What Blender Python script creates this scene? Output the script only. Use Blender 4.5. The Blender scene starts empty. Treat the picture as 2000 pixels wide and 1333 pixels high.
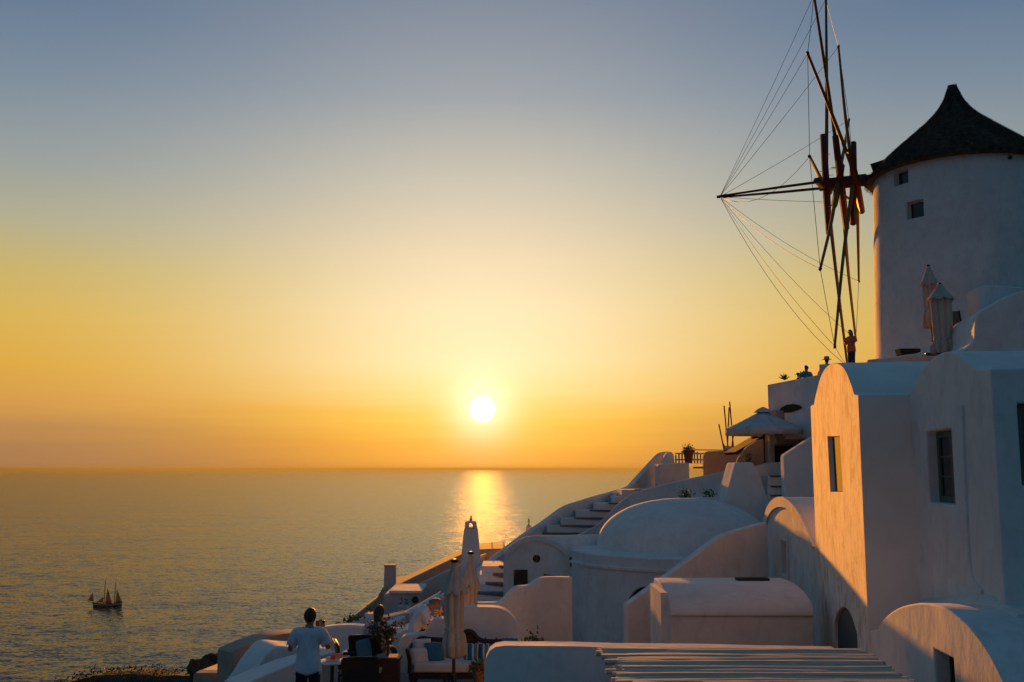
import bpy, bmesh, math, random
from mathutils import Vector, Matrix, noise
random.seed(11)
R = math.radians
sc = bpy.context.scene
C = sc.collection

# ------------------------------------------------------------------ camera
FPX = 1944.0
TH = math.atan(249.0 / FPX)
CT, ST = math.cos(TH), math.sin(TH)
cd = bpy.data.cameras.new('camera'); cam = bpy.data.objects.new('camera', cd); C.objects.link(cam)
cd.sensor_width = 36.0; cd.lens = FPX * 36.0 / 2000.0
cd.clip_start = 0.1; cd.clip_end = 400000.0
cam.location = (0, 0, 0); cam.rotation_euler = (math.pi / 2 + TH, 0, 0)
sc.camera = cam

def ray(px, py):
    u = (px - 1000.0) / FPX; v = (666.5 - py) / FPX
    return Vector((u, CT - v * ST, ST + v * CT))
def at(px, py, Y):                       # point of the place seen at a pixel, Y metres ahead
    d = ray(px, py); return d * (Y / d.y)
def zat(py, Y):
    return at(1000, py, Y).z

SUN = ray(942, 800).normalized()
SUN_EL = math.asin(SUN.z); SUN_AZ = math.atan2(SUN.x, SUN.y)

# ------------------------------------------------------------------ exposure, world, sun
vs = sc.view_settings
vs.view_transform = 'Standard'; vs.look = 'None'; vs.exposure = 2.0; vs.gamma = 1.0
vs.use_curve_mapping = False
sc.render.engine = 'CYCLES'
sc.cycles.use_denoising = True
sc.cycles.max_bounces = 6
sc.cycles.sample_clamp_indirect = 4.0; sc.cycles.sample_clamp_direct = 1.3
sc.cycles.caustics_reflective = False; sc.cycles.caustics_refractive = False

w = bpy.data.worlds.new('World'); sc.world = w; w.use_nodes = True
nt = w.node_tree; N = nt.nodes; L = nt.links
N.clear()
out = N.new('ShaderNodeOutputWorld'); bg = N.new('ShaderNodeBackground')
L.new(bg.outputs[0], out.inputs[0])
bg.inputs[1].default_value = 0.1
SKYK = 2.5                                # display value 1.0 = 0.1 * 2.5 * 2**exposure
def wm(op, a, b=None, c=None, clamp=False):
    n = N.new('ShaderNodeMath'); n.operation = op; n.use_clamp = clamp
    for i, x in enumerate((a, b, c)):
        if x is None: continue
        if isinstance(x, (int, float)): n.inputs[i].default_value = x
        else: L.new(x, n.inputs[i])
    return n.outputs[0]
tc = N.new('ShaderNodeTexCoord')
sep = N.new('ShaderNodeSeparateXYZ'); L.new(tc.outputs['Generated'], sep.inputs[0])
dt = N.new('ShaderNodeVectorMath'); dt.operation = 'DOT_PRODUCT'
L.new(tc.outputs['Generated'], dt.inputs[0]); dt.inputs[1].default_value = SUN
elev = wm('MULTIPLY', wm('ARCSINE', sep.outputs[2]), 180 / math.pi)          # degrees
gam = wm('MULTIPLY', wm('ARCCOSINE', dt.outputs['Value']), 180 / math.pi)
azim = wm('ABSOLUTE', wm('SUBTRACT', wm('ARCTAN2', sep.outputs[0], sep.outputs[1]), SUN_AZ))
azim = wm('MULTIPLY', azim, 180 / math.pi)
# a little streakiness in the low haze
nz = N.new('ShaderNodeTexNoise'); mp = N.new('ShaderNodeMapping')
mp.inputs['Scale'].default_value = (3, 3, 60)
L.new(tc.outputs['Generated'], mp.inputs[0]); L.new(mp.outputs[0], nz.inputs['Vector'])
nz.inputs['Scale'].default_value = 1.5; nz.inputs['Detail'].default_value = 3
elevn = wm('ADD', elev, wm('MULTIPLY', wm('SUBTRACT', nz.outputs[0], 0.5), wm('MULTIPLY', wm('EXPONENT', wm('DIVIDE', elev, -7.0)), 2.0)))
efac = wm('DIVIDE', wm('ADD', elevn, 2.0), 92.0, clamp=True)
def ramp(fac, stops):
    r = N.new('ShaderNodeValToRGB'); L.new(fac, r.inputs[0]); cr = r.color_ramp
    while len(cr.elements) < len(stops): cr.elements.new(0.5)
    for e, (p, c) in zip(cr.elements, stops):
        e.position = (p + 2.0) / 92.0; e.color = (c[0], c[1], c[2], 1)
    return r.outputs[0]
sunside = ramp(efac, [(-2, (.85, .33, .03)), (0, (.88, .35, .03)), (1.5, (.93, .42, .022)), (3, (.95, .54, .06)), (4.5, (.94, .70, .27)),
                      (6, (.94, .77, .42)), (9, (.93, .76, .46)), (12, (.84, .68, .45)), (16.5, (.58, .54, .44)), (21, (.34, .37, .40)),
                      (26, (.22, .26, .33)), (40, (.10, .15, .23)), (90, (.05, .08, .14))])
beside = ramp(efac, [(-2, (.34, .165, .075)), (0, (.38, .19, .085)), (1.5, (.42, .21, .085)), (2.5, (.52, .255, .08)), (3.5, (.65, .31, .07)),
                     (5.5, (.71, .38, .045)), (8, (.68, .43, .075)), (10.5, (.56, .43, .14)), (13, (.42, .40, .27)), (16, (.29, .33, .33)),
                     (20, (.185, .25, .325)), (24, (.112, .182, .285)), (40, (.065, .11, .18)), (90, (.045, .075, .13))])
farside = ramp(efac, [(-2, (.043, .078, .11)), (0, (.046, .083, .12)), (3, (.056, .102, .147)), (8, (.06, .123, .183)),
                      (14, (.057, .127, .197)), (20, (.05, .122, .196)), (30, (.04, .108, .183)), (45, (.033, .096, .165)),
                      (90, (.027, .082, .15))])
def agauss(wd): return wm('EXPONENT', wm('MULTIPLY', wm('POWER', wm('DIVIDE', azim, wd), 2.0), -1.0))
def wmix(f, a, b):
    m = N.new('ShaderNodeMix'); m.data_type = 'RGBA'; L.new(f, m.inputs[0]); L.new(a, m.inputs[6]); L.new(b, m.inputs[7]); return m.outputs[2]
wid = wm('ADD', 13.0, wm('MULTIPLY', wm('MAXIMUM', elev, 0.0), .15))
base = wmix(agauss(wid), wmix(wm('EXPONENT', wm('MULTIPLY', wm('POWER', wm('DIVIDE', wm('MAXIMUM', wm('SUBTRACT', azim, 27.0), 0.0), 17.0), 2.0), -1.0)), farside, beside), sunside)
def addcol(a, fac, col):
    s = N.new('ShaderNodeMix'); s.data_type = 'RGBA'; s.blend_type = 'ADD'; s.clamp_result = False
    s.inputs[0].default_value = 1.0
    v = N.new('ShaderNodeVectorMath'); v.operation = 'SCALE'; v.inputs[0].default_value = col; L.new(fac, v.inputs['Scale'])
    L.new(a, s.inputs[6]); L.new(v.outputs[0], s.inputs[7]); return s.outputs[2]
def gauss(wd): return wm('EXPONENT', wm('MULTIPLY', wm('POWER', wm('DIVIDE', gam, wd), 2.0), -1.0))
col = addcol(base, gauss(7.0), (.02, .04, .045))
col = addcol(col, gauss(3.0), (.04, .07, .05))
col = addcol(col, gauss(1.7), (.22, .36, .42))
disc = wm('SUBTRACT', 1.0, wm('DIVIDE', wm('SUBTRACT', gam, 0.22), 0.62), clamp=True)
col = addcol(col, disc, (2.6, 2.5, 2.0))
sky = N.new('ShaderNodeTexSky'); sky.sky_type = 'NISHITA'; sky.sun_disc = False
sky.sun_elevation = SUN_EL; sky.sun_rotation = SUN_AZ; sky.altitude = 110; sky.dust_density = 2.5; sky.ozone_density = 1.0
scl = N.new('ShaderNodeVectorMath'); scl.operation = 'SCALE'; L.new(col, scl.inputs[0]); scl.inputs['Scale'].default_value = SKYK
fin = N.new('ShaderNodeMix'); fin.data_type = 'RGBA'; fin.inputs[0].default_value = 0.012
L.new(scl.outputs[0], fin.inputs[6]); L.new(sky.outputs[0], fin.inputs[7])
L.new(fin.outputs[2], bg.inputs[0])
w.cycles.sampling_method = 'MANUAL'; w.cycles.sample_map_resolution = 2048

sl = bpy.data.lights.new('sun', 'SUN'); so = bpy.data.objects.new('sun', sl); C.objects.link(so)
sl.energy = 2.0; sl.angle = R(0.5); sl.color = (1.0, 0.34, 0.015)
so.rotation_euler = SUN.to_track_quat('Z', 'Y').to_euler(); so.location = SUN * 60

# ------------------------------------------------------------------ materials
MATS = {}
class NM:                                                     # small node-material writer
    def __init__(s, name):
        s.m = bpy.data.materials.new(name); s.m.use_nodes = True; s.t = s.m.node_tree
        s.b = s.t.nodes['Principled BSDF']; MATS[name] = s.m
        s.pos = s.n('ShaderNodeNewGeometry').outputs['Position']
    def n(s, k): return s.t.nodes.new(k)
    def l(s, a, b): s.t.links.new(a, b)
    def noise(s, scale, detail=3, rough=.5, sx=(1, 1, 1), vec=None, dist=0.0):
        mp = s.n('ShaderNodeMapping'); mp.inputs['Scale'].default_value = sx
        s.l(vec or s.pos, mp.inputs[0]); q = s.n('ShaderNodeTexNoise')
        q.inputs['Scale'].default_value = scale; q.inputs['Detail'].default_value = detail
        q.inputs['Roughness'].default_value = rough; q.inputs['Distortion'].default_value = dist
        s.l(mp.outputs[0], q.inputs['Vector']); return q
    def ramp(s, fac, stops):
        r = s.n('ShaderNodeValToRGB'); s.l(fac, r.inputs[0]); e = r.color_ramp.elements
        while len(e) < len(stops): e.new(.5)
        for x, (p, c) in zip(e, stops):
            x.position = p; x.color = (c, c, c, 1) if isinstance(c, (int, float)) else (*c, 1)
        return r.outputs[0]
    def mix(s, fac, a, b, mode='MIX'):
        q = s.n('ShaderNodeMix'); q.data_type = 'RGBA'; q.blend_type = mode
        for i, x in ((0, fac), (6, a), (7, b)):
            if isinstance(x, (int, float)): q.inputs[i].default_value = x
            elif isinstance(x, tuple): q.inputs[i].default_value = (*x, 1)
            else: s.l(x, q.inputs[i])
        return q.outputs[2]
    def math(s, op, a, b):
        q = s.n('ShaderNodeMath'); q.operation = op
        for i, x in enumerate((a, b)):
            if isinstance(x, (int, float)): q.inputs[i].default_value = x
            else: s.l(x, q.inputs[i])
        return q.outputs[0]
    def bump(s, h, strength, dist, prev=None):
        q = s.n('ShaderNodeBump'); q.inputs['Strength'].default_value = strength; q.inputs['Distance'].default_value = dist
        s.l(h, q.inputs['Height'])
        if prev is not None: s.l(prev, q.inputs['Normal'])
        return q.outputs[0]
    def out(s, col, rough=.8, nrm=None, metal=0, spec=.3):
        if isinstance(col, tuple): s.b.inputs['Base Color'].default_value = (*col, 1)
        else: s.l(col, s.b.inputs['Base Color'])
        if isinstance(rough, (int, float)): s.b.inputs['Roughness'].default_value = rough
        else: s.l(rough, s.b.inputs['Roughness'])
        s.b.inputs['Metallic'].default_value = metal; s.b.inputs['Specular IOR Level'].default_value = spec
        if nrm is not None: s.l(nrm, s.b.inputs['Normal'])
        return s.m

def plaster(name, a, b, stain, streak=.25, bumpk=.5, fine=.25, face=None):
    q = NM(name)
    big = q.noise(.55, 4, .6); mid = q.noise(5, 5, .6)
    st = q.noise(1.0, 5, .68, (2.4, 2.4, 1.5), dist=.6); st2 = q.noise(1.0, 5, .7, (6.5, 6.5, 3.2), dist=.4)
    c = q.mix(q.ramp(big.outputs[0], [(.35, 0.0), (.68, 1.0)]), a, b)
    pt = q.noise(1.7, 3, .55, dist=.8); c = q.mix(q.math('MULTIPLY', q.ramp(pt.outputs[0], [(.50, 0.0), (.62, 1.0)]), .15), c, tuple(x * .78 for x in b))
    k1 = q.math('MULTIPLY', q.ramp(st.outputs[0], [(.50, 0.0), (.62, 1.0)]), streak)
    k2 = q.math('MULTIPLY', q.ramp(st2.outputs[0], [(.52, 0.0), (.66, 1.0)]), streak * .8)
    h2 = q.math('MULTIPLY', st2.outputs[0], fine)
    if face is not None:                                      # stain streaks also paint in grazing-sun relief, mainly on the sunlit side
        g = q.n('ShaderNodeNewGeometry'); d = q.n('ShaderNodeVectorMath'); d.operation = 'DOT_PRODUCT'
        q.l(g.outputs['True Normal'], d.inputs[0]); d.inputs[1].default_value = face
        m = q.ramp(d.outputs['Value'], [(.5, 0.05), (.9, 1.0)])
        k1 = q.math('MULTIPLY', k1, m); k2 = q.math('MULTIPLY', k2, m); h2 = q.math('MULTIPLY', h2, m)
    c = q.mix(k1, c, stain); c = q.mix(k2, c, stain)
    h = q.math('ADD', q.math('MULTIPLY', mid.outputs[0], .45), h2)
    nr = q.bump(h, bumpk, .03)
    nr = q.bump(q.noise(.8, 2).outputs[0], bumpk * .6, .10, nr)
    return q.out(c, .88, nr, spec=.15)
plaster('plaster', (.74, .73, .72), (.63, .62, .61), (.46, .44, .43), .27, .50)
plaster('plaster_streaked', (.76, .72, .68), (.67, .63, .59), (.36, .26, .21), .62, .50, .8, (-1, .14, 0))
plaster('plaster_soft_streaks', (.74, .71, .68), (.66, .63, .60), (.46, .40, .37), .42, .40, .6, (-1, .14, 0))
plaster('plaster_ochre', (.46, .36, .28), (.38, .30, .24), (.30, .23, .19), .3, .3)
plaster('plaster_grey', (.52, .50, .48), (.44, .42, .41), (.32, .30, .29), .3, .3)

def simple(name, c1, c2, scale, rough=.7, bumps=.3, sx=(1, 1, 1), spec=.3, dist=.01, metal=0):
    q = NM(name); n = q.noise(scale, 4, .6, sx)
    return q.out(q.mix(q.ramp(n.outputs[0], [(.35, 0.0), (.65, 1.0)]), c1, c2), rough, q.bump(n.outputs[0], bumps, dist), metal, spec)
simple('red_wood', (.11, .024, .019), (.07, .016, .013), 5, .6, .4, (6, 6, 1.5))
simple('bare_pole', (.20, .13, .05), (.11, .07, .03), 4, .7, .4, (5, 5, 1.2))
simple('dark_wood', (.018, .012, .010), (.035, .022, .016), 8, .45, .3)
simple('box_wood', (.085, .032, .020), (.05, .02, .013), 6, .5, .3, (1, 1, 6))
simple('reed', (.60, .52, .43), (.44, .38, .32), 3, .75, .4, (1.2, 14, 14))
simple('thatch', (.085, .066, .048), (.024, .020, .018), 5, .95, .8, (1, 1, 1), .1, .03)
simple('thatch_under', (.20, .15, .09), (.11, .08, .05), 9, .95, .8, (3, 3, 3), .1, .03)
simple('canvas', (.54, .48, .42), (.42, .37, .32), 6, .9, .3, (3, 3, .6), .1)
simple('canvas_white', (.66, .64, .62), (.56, .54, .53), 3, .9, .25, (1, 1, 1), .1)
simple('metal_dark', (.03, .03, .03), (.05, .045, .04), 12, .4, .2, metal=.6)
simple('wire', (.03, .026, .022), (.04, .03, .025), 20, .6, .1)
simple('wicker', (.022, .018, .015), (.010, .008, .007), 55, .45, .9, (1, 1, 2), .4, .01)
simple('cushion_white', (.60, .57, .55), (.52, .50, .49), 4, .95, .3)
simple('cushion_blue', (.035, .17, .28), (.025, .13, .22), 30, .95, .3)
simple('terracotta', (.24, .085, .045), (.17, .06, .035), 6, .85, .3)
simple('soil', (.05, .035, .025), (.025, .018, .014), 30, .95, .6)
simple('foliage', (.045, .075, .022), (.085, .10, .03), 9, .6, .2)
simple('foliage_dry', (.09, .085, .035), (.05, .055, .02), 7, .7, .2)
simple('bark', (.09, .06, .04), (.05, .035, .025), 15, .9, .6)
simple('skin', (.32, .17, .11), (.27, .14, .09), 10, .55, .1)
simple('hair_dark', (.012, .009, .007), (.022, .015, .010), 40, .5, .4, (6, 6, 1))
simple('hair_grey', (.20, .18, .16), (.12, .11, .10), 40, .6, .4, (6, 6, 1))
simple('hair_brown', (.055, .03, .016), (.03, .018, .011), 40, .5, .4, (6, 6, 1))
simple('shirt_white', (.70, .68, .72), (.58, .57, .62), 7, .9, 1.0, (1, 1, .45), .1, .05)
simple('shirt_red', (.80, .14, .045), (.66, .11, .04), 8, .9, .4)
simple('shirt_blue', (.03, .20, .30), (.02, .14, .22), 8, .9, .4)
simple('shirt_plaid', (.55, .50, .55), (.35, .30, .36), 22, .9, .3)
simple('trousers_dark', (.010, .010, .014), (.016, .015, .02), 8, .9, .4)
simple('jeans', (.018, .026, .055), (.025, .035, .07), 10, .9, .4)
simple('hat_straw', (.42, .34, .24), (.33, .26, .18), 30, .9, .4)
simple('table_top', (.60, .58, .58), (.52, .50, .50), 5, .3, .05, spec=.5)
simple('paper', (.70, .68, .66), (.60, .58, .56), 5, .7, .05)
simple('paper_red', (.80, .10, .05), (.65, .06, .03), 7, .4, .05)
simple('paper_orange', (.80, .32, .16), (.70, .24, .12), 5, .4, .05)
simple('flower_yellow', (.85, .55, .10), (.75, .42, .06), 12, .7, .2)
simple('flower_red', (.45, .02, .06), (.60, .05, .12), 12, .7, .2)
simple('green_paint', (.10, .135, .115), (.075, .10, .088), 8, .5, .2)
simple('door_green', (.05, .078, .088), (.036, .058, .066), 6, .6, .2)
simple('frame_brown', (.10, .06, .035), (.07, .042, .025), 8, .6, .2)
simple('frame_white', (.55, .52, .48), (.48, .45, .42), 8, .6, .2)
simple('step_shadow', (.15, .15, .16), (.10, .10, .108), 4, .85, .4)  # dark grey standing in for shadow lines on the steps
simple('paving', (.30, .29, .28), (.20, .195, .19), 3, .85, .5)
simple('ship_hull', (.012, .011, .014), (.02, .018, .02), 2, .4, .1)
simple('ship_stripe', (.55, .53, .52), (.48, .46, .46), 2, .5, .1)
q = NM('sail'); n_ = q.noise(.6, 3); cs_ = q.mix(n_.outputs[0], (.42, .25, .14), (.32, .19, .11))
tl = q.n('ShaderNodeBsdfTranslucent'); q.l(cs_, tl.inputs['Color']); q.out(cs_, .9, spec=.1)
ms = q.n('ShaderNodeMixShader'); ms.inputs[0].default_value = .25; q.l(q.b.outputs[0], ms.inputs[1]); q.l(tl.outputs[0], ms.inputs[2])
q.l(ms.outputs[0], [x for x in q.t.nodes if x.type == 'OUTPUT_MATERIAL'][0].inputs[0])
simple('brass', (.20, .13, .05), (.14, .09, .035), 12, .4, .2, metal=.7)
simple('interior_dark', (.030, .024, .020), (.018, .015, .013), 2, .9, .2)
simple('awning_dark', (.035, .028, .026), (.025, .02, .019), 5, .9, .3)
for nm_ in ('canvas', 'canvas_white'):                        # thin cloth lets some light through
    t_ = MATS[nm_].node_tree; b_ = t_.nodes['Principled BSDF']; tl = t_.nodes.new('ShaderNodeBsdfTranslucent'); mx_ = t_.nodes.new('ShaderNodeMixShader')
    t_.links.new(b_.inputs['Base Color'].links[0].from_socket, tl.inputs['Color']); mx_.inputs[0].default_value = .15
    t_.links.new(b_.outputs[0], mx_.inputs[1]); t_.links.new(tl.outputs[0], mx_.inputs[2]); t_.links.new(mx_.outputs[0], [x for x in t_.nodes if x.type == 'OUTPUT_MATERIAL'][0].inputs[0])
q = NM('glass'); q.out((.012, .016, .018), .06, spec=.6)
q = NM('stripes')
vx = q.n('ShaderNodeSeparateXYZ'); q.l(q.pos, vx.inputs[0])
fr = q.math('FRACT', q.math('MULTIPLY', vx.outputs[0], 5.2), 0)
r = q.ramp(fr, [(.0, (.02, .12, .26)), (.30, (.50, .50, .48)), (.46, (.05, .22, .34)), (.62, (.13, .18, .10)), (.78, (.50, .50, .48)), (.88, (.02, .10, .22))])
[n_ for n_ in q.t.nodes if n_.type == 'VALTORGB'][-1].color_ramp.interpolation = 'CONSTANT'
q.out(r, .95, spec=.1)

q = NM('rock')
a = q.noise(.35, 6, .65); b = q.noise(3.5, 6, .7); d = q.noise(.12, 2)
c = q.mix(q.ramp(b.outputs[0], [(.3, 0.0), (.7, 1.0)]), (.055, .045, .038), (.13, .105, .085))
c = q.mix(q.ramp(a.outputs[0], [(.45, 0.0), (.6, 1.0)]), c, (.045, .042, .026))
nr = q.bump(b.outputs[0], .9, .25); nr = q.bump(a.outputs[0], 1.0, 1.0, nr)
q.out(c, .95, nr, spec=.1)

q = NM('sea_water')                                           # wave slopes go straight into the normal
def slopes(scale, amt, sx=(1, 1, 1), det=3):
    nz_ = q.noise(scale, det, .55, sx); sb = q.n('ShaderNodeVectorMath'); sb.operation = 'SUBTRACT'
    q.l(nz_.outputs['Color'], sb.inputs[0]); sb.inputs[1].default_value = (.5, .5, .5)
    ml = q.n('ShaderNodeVectorMath'); ml.operation = 'MULTIPLY'; q.l(sb.outputs[0], ml.inputs[0]); ml.inputs[1].default_value = (amt * .85, amt * .36, 0)
    return ml.outputs[0]
def vadd(x, y):
    n_ = q.n('ShaderNodeVectorMath'); n_.operation = 'ADD'
    q.l(x, n_.inputs[0])
    if isinstance(y, tuple): n_.inputs[1].default_value = y
    else: q.l(y, n_.inputs[1])
    return n_.outputs[0]
v = vadd(slopes(.18, 1.3, (.40, 1, 1)), slopes(.7, 1.7, (.5, 1, 1)))
v = vadd(v, slopes(.02, .55, (.30, 1, 1), 4))
def vop(op, x, y=None):
    n_ = q.n('ShaderNodeVectorMath'); n_.operation = op; q.l(x, n_.inputs[0])
    if y is not None: n_.inputs[1].default_value = y
    return n_.outputs[0]
# seen this low, only the wave faces turned back towards the land show
v = vadd(vadd(vop('MULTIPLY', v, (1, 0, 0)), vop('MULTIPLY', vop('ABSOLUTE', v), (0, -1, 0))), (0, 0, 1))
nn = q.n('ShaderNodeVectorMath'); nn.operation = 'NORMALIZE'; q.l(v, nn.inputs[0])
fz = q.n('ShaderNodeFresnel'); fz.inputs['IOR'].default_value = 1.33; q.l(nn.outputs[0], fz.inputs['Normal'])
df = q.n('ShaderNodeBsdfDiffuse'); df.inputs['Color'].default_value = (.022, .034, .038, 1)
gl = q.n('ShaderNodeBsdfGlossy'); gl.inputs['Roughness'].default_value = .05; q.l(nn.outputs[0], gl.inputs['Normal'])
gl.inputs['Color'].default_value = (1, 1, 1, 1)
mx = q.n('ShaderNodeMixShader'); q.l(q.math('MULTIPLY', fz.outputs[0], .66), mx.inputs[0]); q.l(df.outputs[0], mx.inputs[1]); q.l(gl.outputs[0], mx.inputs[2])
q.t.nodes.remove(q.b); q.l(mx.outputs[0], [n_ for n_ in q.t.nodes if n_.type == 'OUTPUT_MATERIAL'][0].inputs[0])

# ------------------------------------------------------------------ builders
def tag(o, label=None, cat=None, group=None, kind=None):
    if label: o['label'] = label
    if cat: o['category'] = cat
    if group: o['group'] = group
    if kind or label: o['kind'] = kind or 'thing'
    return o
def empty(name, loc, label, cat, group=None):
    o = bpy.data.objects.new(name, None); C.objects.link(o); o.location = loc; o.empty_display_size = .2
    return tag(o, label, cat, group)
def mk(name, verts, faces, mat, parent=None, smooth=None, local=False):
    me = bpy.data.meshes.new(name); vv = [Vector(p) for p in verts]
    o = bpy.data.objects.new(name, me); C.objects.link(o)
    if parent is not None:
        o.parent = parent
        if not local:
            base = Vector(parent.location)
            if parent.parent: base = base + Vector(parent.parent.location)
            vv = [p - base for p in vv]
    elif not local:
        xs = [p.x for p in vv]; ys = [p.y for p in vv]; zs = [p.z for p in vv]
        base = Vector(((min(xs) + max(xs)) / 2, (min(ys) + max(ys)) / 2, min(zs)))
        o.location = base; vv = [p - base for p in vv]
    me.from_pydata(vv, [], faces); me.materials.append(MATS[mat])
    bm = bmesh.new(); bm.from_mesh(me); bmesh.ops.remove_doubles(bm, verts=bm.verts, dist=1e-5)
    bmesh.ops.recalc_face_normals(bm, faces=bm.faces); bm.to_mesh(me); bm.free()
    if smooth is not None:
        me.shade_smooth()
        me.set_sharp_from_angle(angle=R(smooth))
    return o
def bevel(o, wd, seg=3, ang=35):
    m = o.modifiers.new('bevel', 'BEVEL'); m.width = wd; m.segments = seg; m.limit_method = 'ANGLE'; m.angle_limit = R(ang)
    m.harden_normals = True; o.data.shade_smooth(); o.data.set_sharp_from_angle(angle=R(60)); return o
class S:                                                      # collects shapes for one mesh
    def __init__(s): s.v = []; s.f = []
    def add(s, v, f):
        k = len(s.v); s.v += [Vector(p) for p in v]; s.f += [[i + k for i in g] for g in f]; return s
    def box(s, a, b):
        x0, y0, z0 = a; x1, y1, z1 = b
        return s.add([(x0, y0, z0), (x1, y0, z0), (x1, y1, z0), (x0, y1, z0), (x0, y0, z1), (x1, y0, z1), (x1, y1, z1), (x0, y1, z1)],
                     [(3, 2, 1, 0), (4, 5, 6, 7), (0, 1, 5, 4), (1, 2, 6, 5), (2, 3, 7, 6), (3, 0, 4, 7)])
    def prism(s, pts, ext):
        n = len(pts); ext = Vector(ext); p = [Vector(x) for x in pts]
        return s.add(p + [x + ext for x in p], [tuple(range(n)), tuple(range(2 * n - 1, n - 1, -1))] +
                     [(i, i + n, (i + 1) % n + n, (i + 1) % n) for i in range(n)])
    def tube(s, pts, rad, seg=6, cap=True):
        pts = [Vector(p) for p in pts]; k0 = len(s.v); n = len(pts)
        rads = rad if isinstance(rad, (list, tuple)) else [rad] * n
        up = None
        for i, p in enumerate(pts):
            t = (pts[min(i + 1, n - 1)] - pts[max(i - 1, 0)]).normalized()
            if up is None: up = Vector((0, 0, 1)) if abs(t.z) < .9 else Vector((1, 0, 0))
            a = t.cross(up).normalized(); b = a.cross(t).normalized(); up = b
            for j in range(seg):
                g = 2 * math.pi * j / seg
                s.v.append(p + (a * math.cos(g) + b * math.sin(g)) * rads[i])
        for i in range(n - 1):
            for j in range(seg):
                s.f.append([k0 + i * seg + j, k0 + i * seg + (j + 1) % seg, k0 + (i + 1) * seg + (j + 1) % seg, k0 + (i + 1) * seg + j])
        if cap:
            s.f.append([k0 + j for j in range(seg)][::-1]); s.f.append([k0 + (n - 1) * seg + j for j in range(seg)])
        return s
    def lathe(s, prof, c=(0, 0, 0), seg=24, fn=None, a0=0, a1=2 * math.pi):
        k0 = len(s.v); n = len(prof); c = Vector(c)
        for i, (r_, z) in enumerate(prof):
            for j in range(seg):
                g = 2 * math.pi * j / seg; rr = r_ * (fn(i, g) if fn else 1)
                s.v.append(c + Vector((rr * math.cos(g), rr * math.sin(g), z)))
        for i in range(n - 1):
            for j in range(seg):
                s.f.append([k0 + i * seg + j, k0 + i * seg + (j + 1) % seg, k0 + (i + 1) * seg + (j + 1) % seg, k0 + (i + 1) * seg + j])
        s.f.append([k0 + j for j in range(seg)][::-1]); s.f.append([k0 + (n - 1) * seg + j for j in range(seg)])
        return s
    def ball(s, c, rx, ry, rz, seg=14, rings=9):
        c = Vector(c); k0 = len(s.v)
        for i in range(1, rings):
            t = math.pi * i / rings
            for j in range(seg):
                g = 2 * math.pi * j / seg
                s.v.append(c + Vector((rx * math.sin(t) * math.cos(g), ry * math.sin(t) * math.sin(g), rz * math.cos(t))))
        s.v += [c + Vector((0, 0, rz)), c - Vector((0, 0, rz))]; T = len(s.v) - 2
        for i in range(rings - 2):
            for j in range(seg):
                s.f.append([k0 + i * seg + j, k0 + (i + 1) * seg + j, k0 + (i + 1) * seg + (j + 1) % seg, k0 + i * seg + (j + 1) % seg])
        for j in range(seg):
            s.f.append([T, k0 + j, k0 + (j + 1) % seg]); q_ = k0 + (rings - 2) * seg
            s.f.append([T + 1, q_ + (j + 1) % seg, q_ + j])
        return s
    def mk(s, name, mat, parent=None, smooth=None, local=False): return mk(name, s.v, s.f, mat, parent, smooth, local)

def curve(pts, n=6):                                          # Catmull-Rom through points
    p = [Vector(x) for x in pts]; p = [p[0] * 2 - p[1]] + p + [p[-1] * 2 - p[-2]]; o = []
    for i in range(1, len(p) - 2):
        for k in range(n):
            t = k / n
            o.append(.5 * ((2 * p[i]) + (p[i + 1] - p[i - 1]) * t + (2 * p[i - 1] - 5 * p[i] + 4 * p[i + 1] - p[i + 2]) * t * t +
                           (3 * p[i] - p[i - 1] - 3 * p[i + 1] + p[i + 2]) * t ** 3))
    o.append(p[-2]); return o
def pxcurve(pts, n=5): return [(v.x, v.y) for v in curve([(a, b, 0) for a, b in pts], n)]

def cut(o, shapes):                                           # recesses for doors and windows
    bpy.context.view_layer.update()
    for s in shapes:
        me = bpy.data.meshes.new('t'); me.from_pydata(s.v, [], s.f)
        bm = bmesh.new(); bm.from_mesh(me); bmesh.ops.recalc_face_normals(bm, faces=bm.faces); bm.to_mesh(me); bm.free()
        t = bpy.data.objects.new('t', me); C.objects.link(t)
        md = o.modifiers.new('cut', 'BOOLEAN'); md.object = t; md.operation = 'DIFFERENCE'; md.solver = 'EXACT'
        dg = bpy.context.evaluated_depsgraph_get(); dg.update()
        nm = bpy.data.meshes.new_from_object(o.evaluated_get(dg)); o.modifiers.clear(); old = o.data; o.data = nm
        bpy.data.objects.remove(t); bpy.data.meshes.remove(old)

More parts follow.
